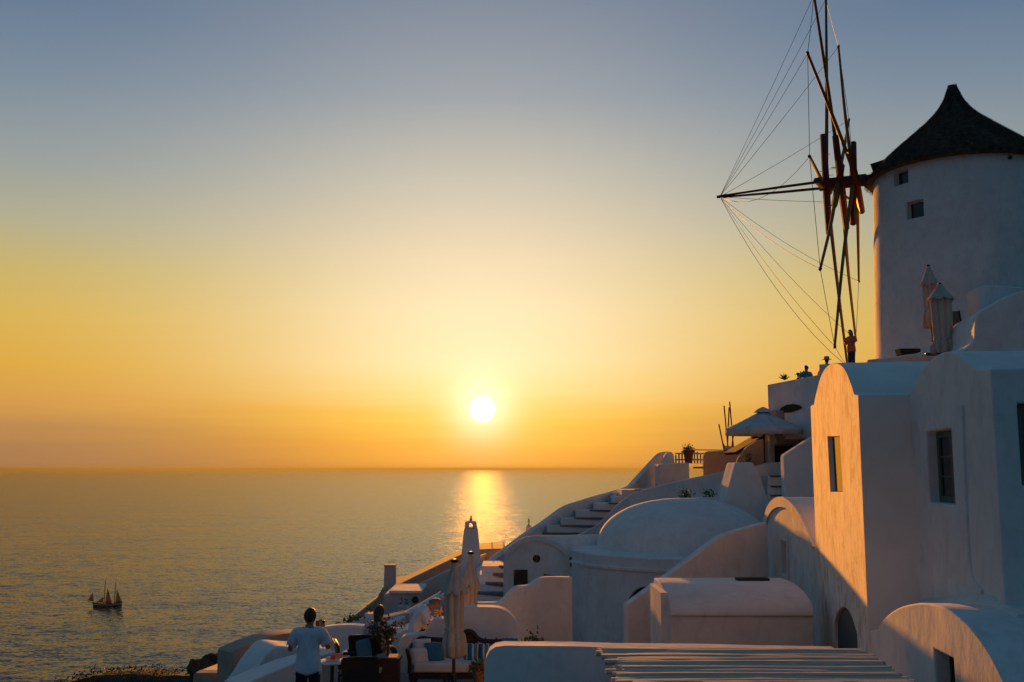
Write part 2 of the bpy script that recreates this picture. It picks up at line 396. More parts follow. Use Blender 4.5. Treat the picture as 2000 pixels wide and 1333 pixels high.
def wall_top(name, top, thick, zbot, mat, label=None, cat='wall', bev=.07, parent=None, smooth_top=0, group=None):
    """A wall standing under a top line given as (px, py, Y); thickness goes away from the viewer."""
    P = [at(*t) for t in top]
    if smooth_top: P = curve(P, smooth_top)
    Q_ = []                                                   # hand-built: the top line wavers a little
    for a, b in zip(P, P[1:]):
        m = max(1, int((b - a).length / .55))
        for i in range(m):
            p = a.lerp(b, i / m); k = .016 if Q_ else 0
            Q_.append(p + Vector((0, noise.noise(p * 1.3) * k, noise.noise(p * 1.1 + Vector((5, 9, 2))) * k)))
    P = Q_ + [P[-1]]
    d = P[-1] - P[0]; d.z = 0; d.normalize(); nrm = Vector((-d.y, d.x, 0))
    if nrm.y < 0: nrm = -nrm
    o = nrm * thick; n = len(P); s = S(); v = []
    for p in P: v += [p, Vector((p.x, p.y, zbot)), p + o, Vector((p.x, p.y, zbot)) + o]
    f = []
    for i in range(n - 1):
        a, b = 4 * i, 4 * (i + 1)
        f += [(a, a + 1, b + 1, b), (a + 2, b + 2, b + 3, a + 3), (a, b, b + 2, a + 2), (a + 1, a + 3, b + 3, b + 1)]
    e = 4 * (n - 1); f += [(0, 2, 3, 1), (e, e + 1, e + 3, e + 2)]
    ob = mk(name, v, f, mat, parent)
    if label: tag(ob, label, cat, group)
    if bev: bevel(ob, bev)
    return ob
class Plane:                                                  # a vertical facade plane
    def __init__(s, O, d, flip=1):
        s.O = Vector(O); s.d = Vector((d[0], d[1], 0)).normalized(); s.n = Vector((-s.d.y, s.d.x, 0)) * flip
    def hit(s, px, py):
        r_ = ray(px, py); return r_ * (s.O.dot(s.n) / r_.dot(s.n))
    def shift(s, k): return Plane(s.O + s.n * k, s.d, 1 if s.n.dot(Vector((-s.d.y, s.d.x, 0))) > 0 else -1)
def opening(pl, corners, depth):                              # cutter through a facade from pixel corners
    pts = [pl.hit(*c) + pl.n * .3 for c in corners]; return S().prism(pts, -pl.n * (depth + .3))
def rect_on(pl, p0, p1):                                      # world rect (along, z) on plane from two pixels
    a, b = pl.hit(*p0), pl.hit(*p1); ta, tb = (a - pl.O).dot(pl.d), (b - pl.O).dot(pl.d)
    return min(ta, tb), max(ta, tb), min(a.z, b.z), max(a.z, b.z)
def pbox(s, pl, t0, t1, z0, z1, n0, n1):                      # box in plane coordinates (n measured outwards)
    def q_(t, n_, z): p = pl.O + pl.d * t + pl.n * n_; return (p.x, p.y, z)
    return s.add([q_(t0, n0, z0), q_(t1, n0, z0), q_(t1, n1, z0), q_(t0, n1, z0), q_(t0, n0, z1), q_(t1, n0, z1), q_(t1, n1, z1), q_(t0, n1, z1)],
                 [(3, 2, 1, 0), (4, 5, 6, 7), (0, 1, 5, 4), (1, 2, 6, 5), (2, 3, 7, 6), (3, 0, 4, 7)])
def window(parent, pl, rect, depth, mat, nx=1, nz=2, fw=.05, lab=None):
    """cutter + frame, bars and panes set in the recess"""
    t0, t1, z0, z1 = rect; c = pbox(S(), pl, t0, t1, z0, z1, .3, -depth)
    g = -depth + .002
    fr = S(); pbox(fr, pl, t0 + .002, t0 + fw, z0 + .002, z1 - .002, g, g + .05); pbox(fr, pl, t1 - fw, t1 - .002, z0 + .002, z1 - .002, g, g + .05)
    pbox(fr, pl, t0 + fw, t1 - fw, z0 + .002, z0 + fw, g, g + .05); pbox(fr, pl, t0 + fw, t1 - fw, z1 - fw, z1 - .002, g, g + .05)
    win = fr.mk('window', mat, parent)
    if lab: win['label'] = lab
    bars = S(); a0, a1, b0, b1 = t0 + fw, t1 - fw, z0 + fw, z1 - fw
    for i in range(1, nx):
        x = a0 + (a1 - a0) * i / nx; pbox(bars, pl, x - .012, x + .012, b0, b1, g + .01, g + .04)
    for i in range(1, nz):
        z = b0 + (b1 - b0) * i / nz; pbox(bars, pl, a0, a1, z - .012, z + .012, g + .012, g + .038)
    if bars.v:
        bo = bars.mk('glazing_bar', mat, win)
    for i in range(nx):
        for k in range(nz):
            p = S(); pbox(p, pl, a0 + (a1 - a0) * i / nx + .002, a0 + (a1 - a0) * (i + 1) / nx - .002, b0 + (b1 - b0) * k / nz + .002, b0 + (b1 - b0) * (k + 1) / nz - .002, g, g + .02)
            p.mk('pane', 'glass', win)
    return c
# ================================================================== SETTING
SEA_Z = -107.0
def sst(a, b, x):
    t = min(1, max(0, (x - a) / (b - a))); return t * t * (3 - 2 * t)
def hill(x, y):
    far = .47 * min(x, 45) - .045 * y - 5.4
    t = sst(18, 34, y); z = -5.0 * (1 - t) + far * t
    z -= 2.0 * math.exp(-((x - 2) / 6) ** 2 - ((y - 32) / 7) ** 2)
    xl = -9.0 - .1 * max(y, 0)
    if x < xl: z -= (xl - x) * .55
    if y > 60: z -= (y - 60) * 1.25
    if x < -24: z -= (-24 - x) * 1.0
    p = Vector((x * .13, y * .13, 0))
    k = sst(-7, -12, x) + sst(52, 62, y)
    z += (noise.fractal(p, 1.0, 2.0, 4) * 1.1 + noise.noise(p * 6) * .25) * min(1, k) * .8
    if x < -8: z = max(z, -9.05 - ((y - 46) / 2.6) ** 2 * 1.6 - .16 * max(0, -18.5 - x) ** 2 + noise.noise(Vector((x * .5, y * .5, 3))) * .28)
    return max(z, SEA_Z - 6)
gx = [-150 + 5 * i for i in range(22)] + [-40 + 1.25 * i for i in range(32)] + [i * 2.5 for i in range(41)]
gy = [-40 + 4 * i for i in range(12)] + [8 + 1.25 * i for i in range(48)] + [68 + 3 * i for i in range(34)]
tv = [(x, y, hill(x, y)) for y in gy for x in gx]; nx_ = len(gx)
tf = [(j * nx_ + i, j * nx_ + i + 1, (j + 1) * nx_ + i + 1, (j + 1) * nx_ + i) for j in range(len(gy) - 1) for i in range(nx_ - 1)]
tag(mk('hillside', tv, tf, 'rock', smooth=50), kind='structure')
tag(mk('sea', [(-200000, -3000, SEA_Z), (200000, -3000, SEA_Z), (200000, 260000, SEA_Z), (-200000, 260000, SEA_Z)], [(0, 1, 2, 3)], 'sea_water'), kind='structure')
hz_ = S().box((-201000, -3100, SEA_Z - 9), (201000, 261000, 26)).mk('haze', 'paper'); hz_['kind'] = 'stuff'
hm = bpy.data.materials.new('haze_air'); hm.use_nodes = True; hn = hm.node_tree; hn.nodes.clear()
ho = hn.nodes.new('ShaderNodeOutputMaterial'); pv = hn.nodes.new('ShaderNodeVolumePrincipled'); hn.links.new(pv.outputs[0], ho.inputs['Volume'])
pv.inputs['Density'].default_value = 3.4e-5; pv.inputs['Color'].default_value = (.16, .185, .185, 1); pv.inputs['Anisotropy'].default_value = .5
hz_.data.materials.clear(); hz_.data.materials.append(hm)
FLOOR = -3.8
s = S().box((-5.0, 8.0, FLOOR - 1.6), (6.0, 20.6, FLOOR))
tag(s.mk('terrace_floor', 'paving'), kind='structure')

def down(p, z): return Vector((p.x, p.y, z))
def facade_prism(name, pl, pix, zbot, ext, mat, extra=()):
    P = [pl.hit(*p) for p in pix]
    P = [down(P[0], zbot)] + P + [down(P[-1], zbot)]
    return S().prism(P, ext).mk(name, mat)

# ------------------------------------------------------------------ the tower house with the sunlit gable
T1 = Plane(at(1690, 1000, 17), (.18, 1)); E1 = -T1.n
arch = pxcurve([(1589.5, 790), (1592, 776), (1597, 755), (1603, 735), (1612, 719), (1622, 711), (1631, 709.5), (1641, 712.5), (1651, 723), (1659, 742), (1664.5, 757), (1668, 769)], 3)
tower = facade_prism('tower_house', T1, [(1583, 793)] + arch + [(1676, 772)], -6.5, E1 * 6.5, 'plaster_streaked')
tag(tower, 'tall white house with streaked sunlit arched gable and one narrow slit window', 'house')
slit = opening(T1, [(1616, 853), (1640, 853), (1646, 961), (1622, 961)], .13)
dp = [T1.hit(*p) for p in pxcurve([(1629, 1240), (1630, 1215), (1636, 1196), (1645, 1187), (1655, 1191), (1665, 1210), (1674, 1240)], 3)]
dp = [down(dp[0], -4.9)] + dp + [down(dp[-1], -4.9)]
door = S().prism([p + T1.n * .3 for p in dp], -T1.n * .42)
cut(tower, [slit, door])
bevel(tower, .022, 2, 40)
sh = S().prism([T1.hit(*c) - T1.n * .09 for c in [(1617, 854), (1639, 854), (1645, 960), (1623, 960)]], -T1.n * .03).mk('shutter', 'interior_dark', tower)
ds = S().prism([p - T1.n * .075 for p in dp], -T1.n * .04).mk('door', 'door_green', tower); ds['label'] = 'dark green arched door in the shade'

# ------------------------------------------------------------------ second gabled house, nearer and set back
tc_ = T1.hit(1676, 771); side1 = Plane(tc_, (E1.x, E1.y))
Q = side1.hit(1776, 768); T2 = Plane(Q, (.1, 1))
arch = pxcurve([(1777, 764), (1788, 744), (1800, 724), (1815, 705), (1832, 692), (1850, 687), (1866, 691), (1884, 704), (1899, 717), (1908, 721)], 4)
P = [T2.hit(*p) for p in arch + [(1921, 720), (1935, 719)]]
P0 = P[0] + T2.d * .4; P = [down(P0, -5), P0 - Vector((0, 0, .15))] + P + [down(P[-1], -5)]
h2 = S().prism(P, -T2.n * 6).mk('gabled_house', 'plaster')
tag(h2, 'white house with rounded gable and green framed window beside the sunlit tower', 'house')
rc = rect_on(T2, (1807, 844), (1865, 986))
c1 = window(h2, T2, rc, .22, 'green_paint', 1, 3, .10, 'dark green window frame with two bars')
side2 = Plane(P[-2], (E1.x, E1.y)); side2.n = -side2.n if side2.n.y > 0 else side2.n
rc2 = rect_on(side2, (1988, 788), (2062, 950)); c2 = window(h2, side2, rc2, .22, 'green_paint', 2, 3, .08, 'green shuttered window at the very edge')
cut(h2, [c1, c2]); bevel(h2, .07, 4, 40)
pp = [T2.hit(*p) - T2.n * .005 for p in pxcurve([(1881, 792), (1884, 870), (1888, 960), (1892, 1050), (1896, 1105), (1904, 1138), (1920, 1156)], 4)]
S().tube(pp, .036, 8).mk('drainpipe', 'plaster', h2, 60)
# ------------------------------------------------------------------ low vault in the corner
T0 = Plane(T1.hit(1700, 1230) + T1.n * .03, (.06, 1))
lv = facade_prism('low_vault', T0, [(1698.5, 1232), (1712, 1229)] + pxcurve([(1714, 1226), (1724, 1211), (1740, 1196), (1760, 1185), (1785, 1179), (1805, 1178), (1830, 1182), (1855, 1193), (1880, 1211), (1900, 1231), (1930, 1272), (1960, 1330), (1985, 1392), (1998, 1440)], 3), -6.5, E1 * 4.2, 'plaster')
tag(lv, 'low rounded white vault at the bottom right corner with a small dark window', 'house')
cw = window(lv, T0, rect_on(T0, (1824, 1268), (1869, 1420)), .25, 'frame_brown', 1, 2, .05)
cut(lv, [cw]); bevel(lv, .05, 3, 40)
# ledge between the low vault and the gabled house
led = [T2.hit(*p) for p in [(1800, 1170), (1860, 1166), (1905, 1158), (1940, 1165), (1990, 1200)]]
s = S(); v_ = []; f_ = []
for p in led: v_ += [p + Vector((0, 0, 0)), p + T2.n * .30 - Vector((0, 0, .26)), down(p + T2.n * .34, -4), down(p - T2.n * .2, -4), p - T2.n * .2]
for i in range(len(led) - 1):
    for k in range(5): f_.append((5 * i + k, 5 * i + (k + 1) % 5, 5 * (i + 1) + (k + 1) % 5, 5 * (i + 1) + k))
f_ += [(0, 1, 2, 3, 4), tuple(5 * (len(led) - 1) + k for k in (4, 3, 2, 1, 0))]
mk('plinth', v_, f_, 'plaster', h2, 50)

# ------------------------------------------------------------------ small vault left of the tower
o3 = T1.hit(1592, 1000); T3 = Plane(o3 - T1.n * .10, (.06, 1))
av = [(1493, 1024), (1497, 1004), (1505, 986), (1515, 975.5), (1525, 972), (1536, 974), (1550, 985), (1563, 1002), (1575, 1025), (1585, 1050), (1592, 1070), (1597, 1084)]
sv = facade_prism('small_vault', T3, pxcurve(av, 3), -7, -T3.n * 5, 'plaster_soft_streaks')
tag(sv, 'small white vaulted house tucked against the left foot of the sunlit tower', 'house')
cw = window(sv, T3, rect_on(T3, (1523, 1054), (1538, 1126)), .18, 'plaster_grey', 1, 1, .12)
cut(sv, [cw]); bevel(sv, .05, 3, 40)
outer = [T3.hit(*p) for p in pxcurve(av[:11], 4)]
inner = [T3.hit(*p) for p in pxcurve([(1499, 1026), (1502, 1013), (1509, 1000), (1518, 992.5), (1527, 990.5), (1538, 993), (1550, 1002), (1562, 1017), (1573, 1036), (1583, 1057), (1590.5, 1072)], 4)]
v_ = []; f_ = []
for a_, b_ in zip(outer, inner): v_ += [a_ + Vector((0, 0, .02)), b_, b_ + T3.n * .06, a_ + T3.n * .06 + Vector((0, 0, .02))]
for i in range(len(outer) - 1):
    for k in range(4): f_.append((4 * i + k, 4 * i + (k + 1) % 4, 4 * i + 4 + (k + 1) % 4, 4 * i + 4 + k))
f_ += [(0, 1, 2, 3), tuple(4 * (len(outer) - 1) + k for k in (3, 2, 1, 0))]
mk('arch_moulding', v_, f_, 'plaster_soft_streaks', sv, 40)
S().tube([T3.hit(1541, 1043) + T3.n * .05, T3.hit(1542, 1135) + T3.n * .05], .03, 8).mk('drainpipe', 'plaster', sv, 60)

# ------------------------------------------------------------------ low rounded block in front
BY = 21.7; x0 = at(1310, 1200, BY).x; z0_ = zat(1199, BY); zr_ = zat(1136, BY + 1.7)
prof = [(BY + .07, -6.5), (BY + .07, z0_ - .06), (BY, z0_ - .06), (BY, z0_)]
for k in range(1, 9):
    g = k / 8 * math.pi / 2; prof.append((BY + 1.8 * (1 - math.cos(g)), z0_ + (zr_ - z0_) * math.sin(g)))
prof += [(BY + 2.5, prof[-1][1]), (BY + 2.5, -6.5)]
blk = S().prism([(x0, y, z) for y, z in prof], (at(1591, 1200, BY).x - x0, 0, 0)).mk('rounded_block', 'plaster')
tag(blk, 'low white masonry block with rounded top below the stair wall', 'building'); bevel(blk, .09, 4, 40)
S().box((x0 - .14, BY + .45, -6), (x0 + .02, BY + 2.2, zat(1150, BY + 1.2))).mk('buttress', 'plaster', blk)
p = at(1437, 1131, BY + 2.0)
s = S().box((p.x, BY + 1.8, p.z - .08), (p.x + .74, BY + 2.1, p.z + .03))  # thin dark strip drawn where a black slot runs
tag(s.mk('dark_slot_strip', 'awning_dark'), 'thin dark strip at the black slot along the top of the rounded white block', 'board')

# stair parapet climbing right in front of the dome
wall_top('stair_parapet', [(1226, 1181, 27.8), (1290, 1135, 28.1), (1345, 1094, 28.4), (1410, 1045, 28.8), (1440, 1036, 29.0), (1499, 1020, 29.4)], .3, -8, 'plaster',
         'white stair parapet climbing to the right in front of the dome', bev=.05)

# ------------------------------------------------------------------ domed church
DC = at(1336, 1080, 37.0); DZ = -2.87; RD = 3.15; RW = 4.16
prof = [(RW, -9), (RW, DZ - .50), (RW + .07, DZ - .48), (RW + .07, DZ - .40), (RW, DZ - .38), (RW, DZ - .06), (RW - .06, DZ), (RD + .1, DZ + .03)]
dome = S().lathe(prof, (DC.x, DC.y, 0), 72).mk('domed_church', 'plaster', smooth=35)
tag(dome, 'white church drum under a smooth flattened dome', 'church')
pd = [(RD + .02, DZ), (RD, DZ + .12)] + [(RD * math.cos(t) ** .9, DZ + .12 + 1.67 * math.sin(t)) for t in [i / 14 * math.pi / 2 for i in range(1, 14)]] + [(.02, DZ + 1.79)]
S().lathe(pd, (DC.x, DC.y, 0), 64).mk('dome', 'plaster', dome, 50)
dirw = at(1262, 1200, 30); ang = math.atan2(at(1264, 1200, 33.2).y - DC.y, at(1264, 1200, 33.2).x - DC.x)
rad = Vector((math.cos(ang), math.sin(ang), 0)); tan = Vector((-rad.y, rad.x, 0)); c0 = Vector((DC.x, DC.y, 0)) + rad * RW
zt = zat(1146, c0.y)
ar = [c0 + tan * (.74 * math.cos(t)) + Vector((0, 0, zt - .74 + .74 * math.sin(t))) for t in [i / 12 * math.pi for i in range(13)]]
ar = [down(ar[0], zt - 2.2)] + ar + [down(ar[-1], zt - 2.2)]
cut(dome, [S().prism([p + rad * .5 for p in ar], -rad * .95)])
S().prism([p - rad * .38 for p in ar], -rad * .04).mk('window', 'door_green', dome)
# lantern on the drum
lp = at(1117, 1097, 36.6)
la = empty('wall_lantern', lp - Vector((0, 0, .22)), 'small brass lantern on the wall at the left edge of the domed church', 'lantern')
S().lathe([(.06, -.2), (.085, .05), (.10, .07)], lp, 8).mk('glass_body', 'brass', la)
S().lathe([(.12, .07), (.02, .2)], lp, 8).mk('cap', 'metal_dark', la)
S().tube([lp + Vector((0, 0, .12)), lp + Vector((.15, .1, .2)), lp + Vector((.3, .25, .1))], .018, 6).mk('bracket', 'metal_dark', la)

# wavy wall in front of the round-window house
wall_top('wavy_wall', [(925, 1178, 26), (968, 1177, 26), (983, 1171, 26), (998, 1156, 26), (1012, 1146, 26), (1035, 1143, 26.1), (1050, 1133, 26.2), (1066, 1128, 26.3), (1095, 1127.5, 26.5), (1119, 1128, 26.6)], .3, -9, 'plaster',
         'white wall with wavy stepped top left of the domed church', bev=.05, smooth_top=4)
# house with the round window
hp = pxcurve([(984, 1084), (987, 1077), (1000, 1064), (1018, 1053), (1036, 1048), (1056, 1048), (1078, 1056), (1098, 1068), (1116, 1084)], 4)
F4 = Plane(at(1050, 1100, 37.4), (1, 0), -1)
h4 = facade_prism('round_window_house', F4, hp, -10, Vector((8, 3.2, 0)), 'plaster')
tag(h4, 'white vaulted house with small round window and square recessed window', 'house')
cw = window(h4, F4, rect_on(F4, (1003, 1113), (1031, 1146)), .35, 'frame_brown', 2, 1, .05)
pc = F4.hit(1048, 1092)
rw = S().tube([pc + F4.n * .3, pc - F4.n * .15], .145, 20)
cut(h4, [cw, rw]); bevel(h4, .06, 3, 40)
S().tube([pc - F4.n * .10, pc - F4.n * .14], .14, 20).mk('round_window', 'glass', h4)
S().box((pc.x - .012, pc.y + .07, pc.z - .13), (pc.x + .012, pc.y + .10, pc.z + .13)).mk('glazing_bar', 'brass', h4)
o_ = [F4.hit(*p) for p in hp]; i_ = [F4.hit(*p) for p in pxcurve([(989, 1092), (992, 1085), (1004, 1073), (1020, 1062.5), (1036, 1057.5), (1055, 1057.5), (1075, 1064), (1093, 1075), (1111, 1090)], 4)]
v_ = []; f_ = []
for a_, b_ in zip(o_, i_): v_ += [a_ + Vector((0, 0, .015)), b_, b_ + F4.n * .07, a_ + F4.n * .07 + Vector((0, 0, .015))]
for i in range(len(o_) - 1):
    for k in range(4): f_.append((4 * i + k, 4 * i + (k + 1) % 4, 4 * i + 4 + (k + 1) % 4, 4 * i + 4 + k))
f_ += [(0, 1, 2, 3), tuple(4 * (len(o_) - 1) + k for k in (3, 2, 1, 0))]
mk('arch_moulding', v_, f_, 'plaster', h4, 40)
p = F4.hit(1062, 1121); S().prism([p, F4.hit(1102, 1128), F4.hit(1062, 1128)], F4.n * .03).mk('lintel_board', 'frame_brown', h4)

# ------------------------------------------------------------------ the stair down the ridge
wall_top('ridge_parapet', [(700, 1255, 30.5), (795, 1200, 34), (860, 1163, 37), (928, 1122, 40.5), (985, 1077, 44), (1030, 1043, 45.6), (1065, 1020, 47), (1090, 1001, 47.8), (1115, 986, 48.5), (1170, 969, 50), (1225, 953, 53), (1240, 942, 55), (1268, 911, 57.6), (1288, 890, 58.6), (1297, 884, 59), (1309, 882, 59.4)], .32, -12, 'plaster',
         'long white parapet of the stair running down the ridge towards the sea', bev=.09, smooth_top=2)
wall_top('stair_inner_parapet', [(1120, 1048, 44.0), (1150, 1034, 44.2), (1170, 1021, 44.4), (1205, 985, 44.7), (1225, 970, 45), (1243, 960, 45), (1290, 948, 44.6), (1345, 935, 43.8), (1400, 924, 42.8), (1436, 916, 42)], .35, -8, 'plaster',
         'white inner parapet of the stair passing above the dome', bev=.07, smooth_top=2)
st = empty('ridge_stair', at(1060, 1060, 46) - Vector((0, 0, 2)), 'flight of white steps with painted shadow lines between the two ridge parapets', 'stair')
steps = [(1055, 1125, 1043, 46.0), (1090, 1150, 1028, 46.5), (1118, 1170, 1013, 47.0), (1148, 1200, 998, 47.5), (1185, 1225, 984, 48.0), (1222, 1250, 971, 48.5), (1236, 1262, 957, 49.0)]
for i, (a_, b_, py, Y) in enumerate(steps):
    A, B = at(a_ - 22, py, Y), at(b_ + 25, py, Y)
    S().box((A.x, Y, A.z - 2.2), (B.x, Y + 2.2, A.z)).mk('step', 'plaster', st)
    A2 = at(a_ + 4, py, Y)
    S().prism([(A2.x, Y - .05, A.z - .02), (B.x, Y - .10, A.z - .08), (B.x, Y - .10, A.z + .03), (A2.x, Y - .05, A.z + .03)], (0, .5, 0)).mk('dark_slab', 'step_shadow', st)  # dark wedge paints in the shadow line at each riser
st2 = empty('lower_stair', at(950, 1180, 37) - Vector((0, 0, 1)), 'flight of white steps with painted shadow lines left of the round window house', 'stair')
for i, (a_, b_, py, Y) in enumerate([(905, 983, 1181, 36.0), (925, 983, 1160, 36.8), (940, 983, 1141, 37.6), (955, 983, 1123, 38.4), (966, 983, 1106, 39.2)]):
    A, B = at(a_ - 25, py, Y), at(b_, py, Y)
    S().box((A.x, Y, A.z - 2.5), (B.x, Y + 2.2, A.z)).mk('step', 'plaster', st2)
    A2 = at(a_ + 8, py, Y)
    S().prism([(A2.x, Y - .04, A.z - .02), (B.x, Y - .09, A.z - .10), (B.x, Y - .09, A.z + .03), (A2.x, Y - .04, A.z + .03)], (0, .5, 0)).mk('dark_slab', 'step_shadow', st2)  # riser shadow drawn as a dark wedge here too

# ------------------------------------------------------------------ long sloping house on the ridge, left
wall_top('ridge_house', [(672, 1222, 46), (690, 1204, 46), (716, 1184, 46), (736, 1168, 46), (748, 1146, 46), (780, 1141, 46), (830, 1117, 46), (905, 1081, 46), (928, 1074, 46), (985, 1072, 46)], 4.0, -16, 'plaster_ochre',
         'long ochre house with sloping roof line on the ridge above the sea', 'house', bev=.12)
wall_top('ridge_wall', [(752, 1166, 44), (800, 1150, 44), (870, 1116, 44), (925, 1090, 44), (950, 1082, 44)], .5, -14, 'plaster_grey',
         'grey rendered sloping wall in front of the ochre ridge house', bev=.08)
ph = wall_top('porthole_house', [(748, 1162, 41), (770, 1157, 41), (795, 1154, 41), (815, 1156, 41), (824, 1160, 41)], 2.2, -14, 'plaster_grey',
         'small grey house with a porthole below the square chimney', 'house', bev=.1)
pc = at(811, 1172, 41)
S().tube([pc + Vector((0, -.03, 0)), pc + Vector((0, .05, 0))], .14, 18).mk('porthole', 'metal_dark', ph)
a_, b_ = at(760, 1158, 40.9), at(824, 1158, 40.9)
S().box((a_.x, 40.85, a_.z - .02), (b_.x, 43.3, a_.z + .08)).mk('roof_slab', 'plaster', ph)
# square chimney
p = at(757, 1145, 45.5)
ch = S().lathe([(.42, -1.0), (.36, 0), (.335, .78), (.37, .8), (.37, .86)], (p.x, 46.4, p.z), 4, lambda i, g: 1.0)
ch = ch.mk('square_chimney', 'plaster_grey'); ch.rotation_euler.z = math.pi / 4
tag(ch, 'plain square chimney on the low end of the ridge house', 'chimney')
# tall chimney with arched top
cb = at(919, 1090, 43); hw0, hw1 = 17.5 / FPX * 43, 12.2 / FPX * 43
tcb = empty('tall_chimney', Vector((cb.x, 43.2, cb.z - .6)), 'tall tapered white chimney with arched opening and finial against the glitter', 'chimney')
zt_ = zat(1031, 43); zb_ = zat(1105, 43); zsh = zat(1040, 43)
v_ = []
for z, hw in ((zb_ - 1, hw0 * 1.2), (zb_ + .35, hw0 * 1.02), (zsh, hw1 * 1.12), (zt_, hw1)):
    v_ += [(cb.x - hw, 43 - hw * .8 + .3, z), (cb.x + hw, 43 - hw * .8 + .3, z), (cb.x + hw, 43 + hw * .8 + .3, z), (cb.x - hw, 43 + hw * .8 + .3, z)]
f_ = [(3, 2, 1, 0), (12, 13, 14, 15)] + [(4 * i + k, 4 * i + (k + 1) % 4, 4 * i + 4 + (k + 1) % 4, 4 * i + 4 + k) for i in range(3) for k in range(4)]
bevel(mk('shaft', v_, f_, 'plaster', tcb), .05)
hp_ = []
wt = hw1 * .86
for k in range(13):
    t = math.pi - k / 12 * math.pi; c__ = math.cos(t); hp_.append((cb.x + wt * math.copysign(abs(c__) ** .6, c__), 0, zat(1022, 43) + (zat(1018, 43) - zat(1022, 43)) * math.sin(t) ** .7))
hp_ = [(cb.x - hw1 * .98, 0, zt_)] + hp_ + [(cb.x + hw1 * .98, 0, zt_)]
top = S().prism([(x, 43.0, z) for x, y, z in hp_], (0, .42, 0)).mk('arched_top', 'plaster', tcb)
hz = zat(1026, 43); hr = 3.6 / FPX * 43
hole = [(cb.x + hr * math.cos(t), 42.7, hz + hr * math.sin(t)) for t in [i / 10 * math.pi for i in range(11)]]
hole = [(hole[0][0], 42.7, zat(1030, 43))] + hole + [(hole[-1][0], 42.7, zat(1030, 43))]
cut(top, [S().prism(hole, (0, 1.2, 0))])
S().lathe([(.05, 0), (.075, .05), (.03, .12), (.045, .17), (.01, .23)], (cb.x, 43.2, zat(1018, 43)), 10).mk('finial', 'plaster_grey', tcb, 50)
# little chimney with knob on the silhouette, and a pole
p = at(1033, 1040, 49)
lc = empty('knobbed_chimney', p - Vector((0, 0, .6)), 'tiny dark chimney with a knob peeping over the stair parapet', 'chimney')
S().box((p.x - .14, 48.9, p.z - .6), (p.x + .14, 49.2, p.z + .28)).mk('shaft', 'plaster_grey', lc)
S().lathe([(.12, .28), (.05, .34), (.03, .45), (.06, .5), (.03, .56), (.05, .6), (.005, .66)], (p.x, 49.05, p.z), 10).mk('finial', 'plaster_grey', lc)
p = at(961, 1072, 47)
tag(S().tube([p - Vector((0, 0, .3)), p + Vector((0, 0, .32))], .022, 6).mk('thin_post', 'metal_dark'), 'thin upright post on the ridge house roof right of the tall chimney', 'post')
# planters below the porthole house
def planter(px0, px1, py, Y, lab, mat='plaster_grey'):
    a_, b_ = at(px0, py, Y), at(px1, py, Y)
    o = empty('planter', Vector(((a_.x + b_.x) / 2, Y, a_.z - .6)), lab, 'planter')
    bevel(S().box((a_.x, Y - .25, a_.z - .9), (b_.x, Y + .25, a_.z)).mk('trough', mat, o), .03)
    leaves('plant', 60, lambda: Vector((random.uniform(a_.x + .05, b_.x - .05), Y + random.uniform(-.2, .2), a_.z + abs(random.gauss(0, .12)))), .08, 'foliage_dry', o)
    return o
def leaves(name, n, pos, size, mat, parent=None, local=False, up=.3):
    v_ = []; f_ = []
    for i in range(n):
        p = pos(); a_ = Vector((random.gauss(0, 1), random.gauss(0, 1), random.gauss(0, 1) + up)).normalized()
        b_ = a_.cross(Vector((random.gauss(0, 1), random.gauss(0, 1), random.gauss(0, 1)))).normalized(); z = size * random.uniform(.6, 1.3); k = len(v_)
        v_ += [p, p + a_ * z * .5 + b_ * z * .28, p + a_ * z, p + a_ * z * .5 - b_ * z * .28]; f_.append((k, k + 1, k + 2, k + 3))
    me = bpy.data.meshes.new(name); o = bpy.data.objects.new(name, me); C.objects.link(o)
    if parent is not None:
        o.parent = parent
        if not local:
            base = Vector(parent.location); v_ = [x - base for x in v_]
    me.from_pydata(v_, [], f_); me.materials.append(MATS[mat]); o['kind'] = 'stuff'; return o
planter(778, 802, 1182, 40, 'grey planter trough with dry plants under the porthole')
planter(714, 748, 1197, 33.6, 'pale planter trough with low plants on the lower ridge wall', 'plaster')
o = empty('shrub', at(690, 1215, 33.5) - Vector((0, 0, .4)), 'low dry shrub at the sea end of the ridge wall', 'shrub')
c_ = at(690, 1214, 33.5)
leaves('foliage', 260, lambda: c_ + Vector((random.gauss(0, .2), random.gauss(0, .15), random.gauss(.02, .07))), .09, 'foliage_dry', o)
S().tube([c_ - Vector((0, 0, .4)), c_], .03, 6).mk('stem', 'bark', o)
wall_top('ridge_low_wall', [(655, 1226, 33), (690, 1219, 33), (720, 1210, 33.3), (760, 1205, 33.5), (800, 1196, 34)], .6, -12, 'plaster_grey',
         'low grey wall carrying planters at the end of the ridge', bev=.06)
# ================================================================== UPPER TERRACE AND MILL
# pot wall, picket gate, terrace walls
wall_top('pot_wall', [(1285, 908, 54.6), (1300, 905, 54.6), (1344, 904, 54.6), (1346, 906, 54.6)], 1.2, -6, 'plaster', 'white wall block under the terracotta pot and picket gate', bev=.06)
wall_top('gate_post_wall', [(1296, 900, 56), (1298, 890, 56), (1304, 883.5, 56), (1311, 883, 56), (1316, 888, 56), (1318, 907, 56)], .45, -6, 'plaster', 'rounded white gate pier left of the picket gate', 'pier', bev=.06)
wall_top('terrace_back_wall', [(1374, 892, 56.5), (1377, 884, 56.5), (1384, 881.5, 56.5), (1400, 881, 56.5), (1450, 881, 56.5)], .4, -6, 'plaster_ochre', 'low ochre wall behind the gate under the dark handrail', bev=.06)
gt = empty('picket_gate', at(1347, 905, 55.6), 'little picket gate with arched top beside the terracotta pot', 'gate')
k = 0
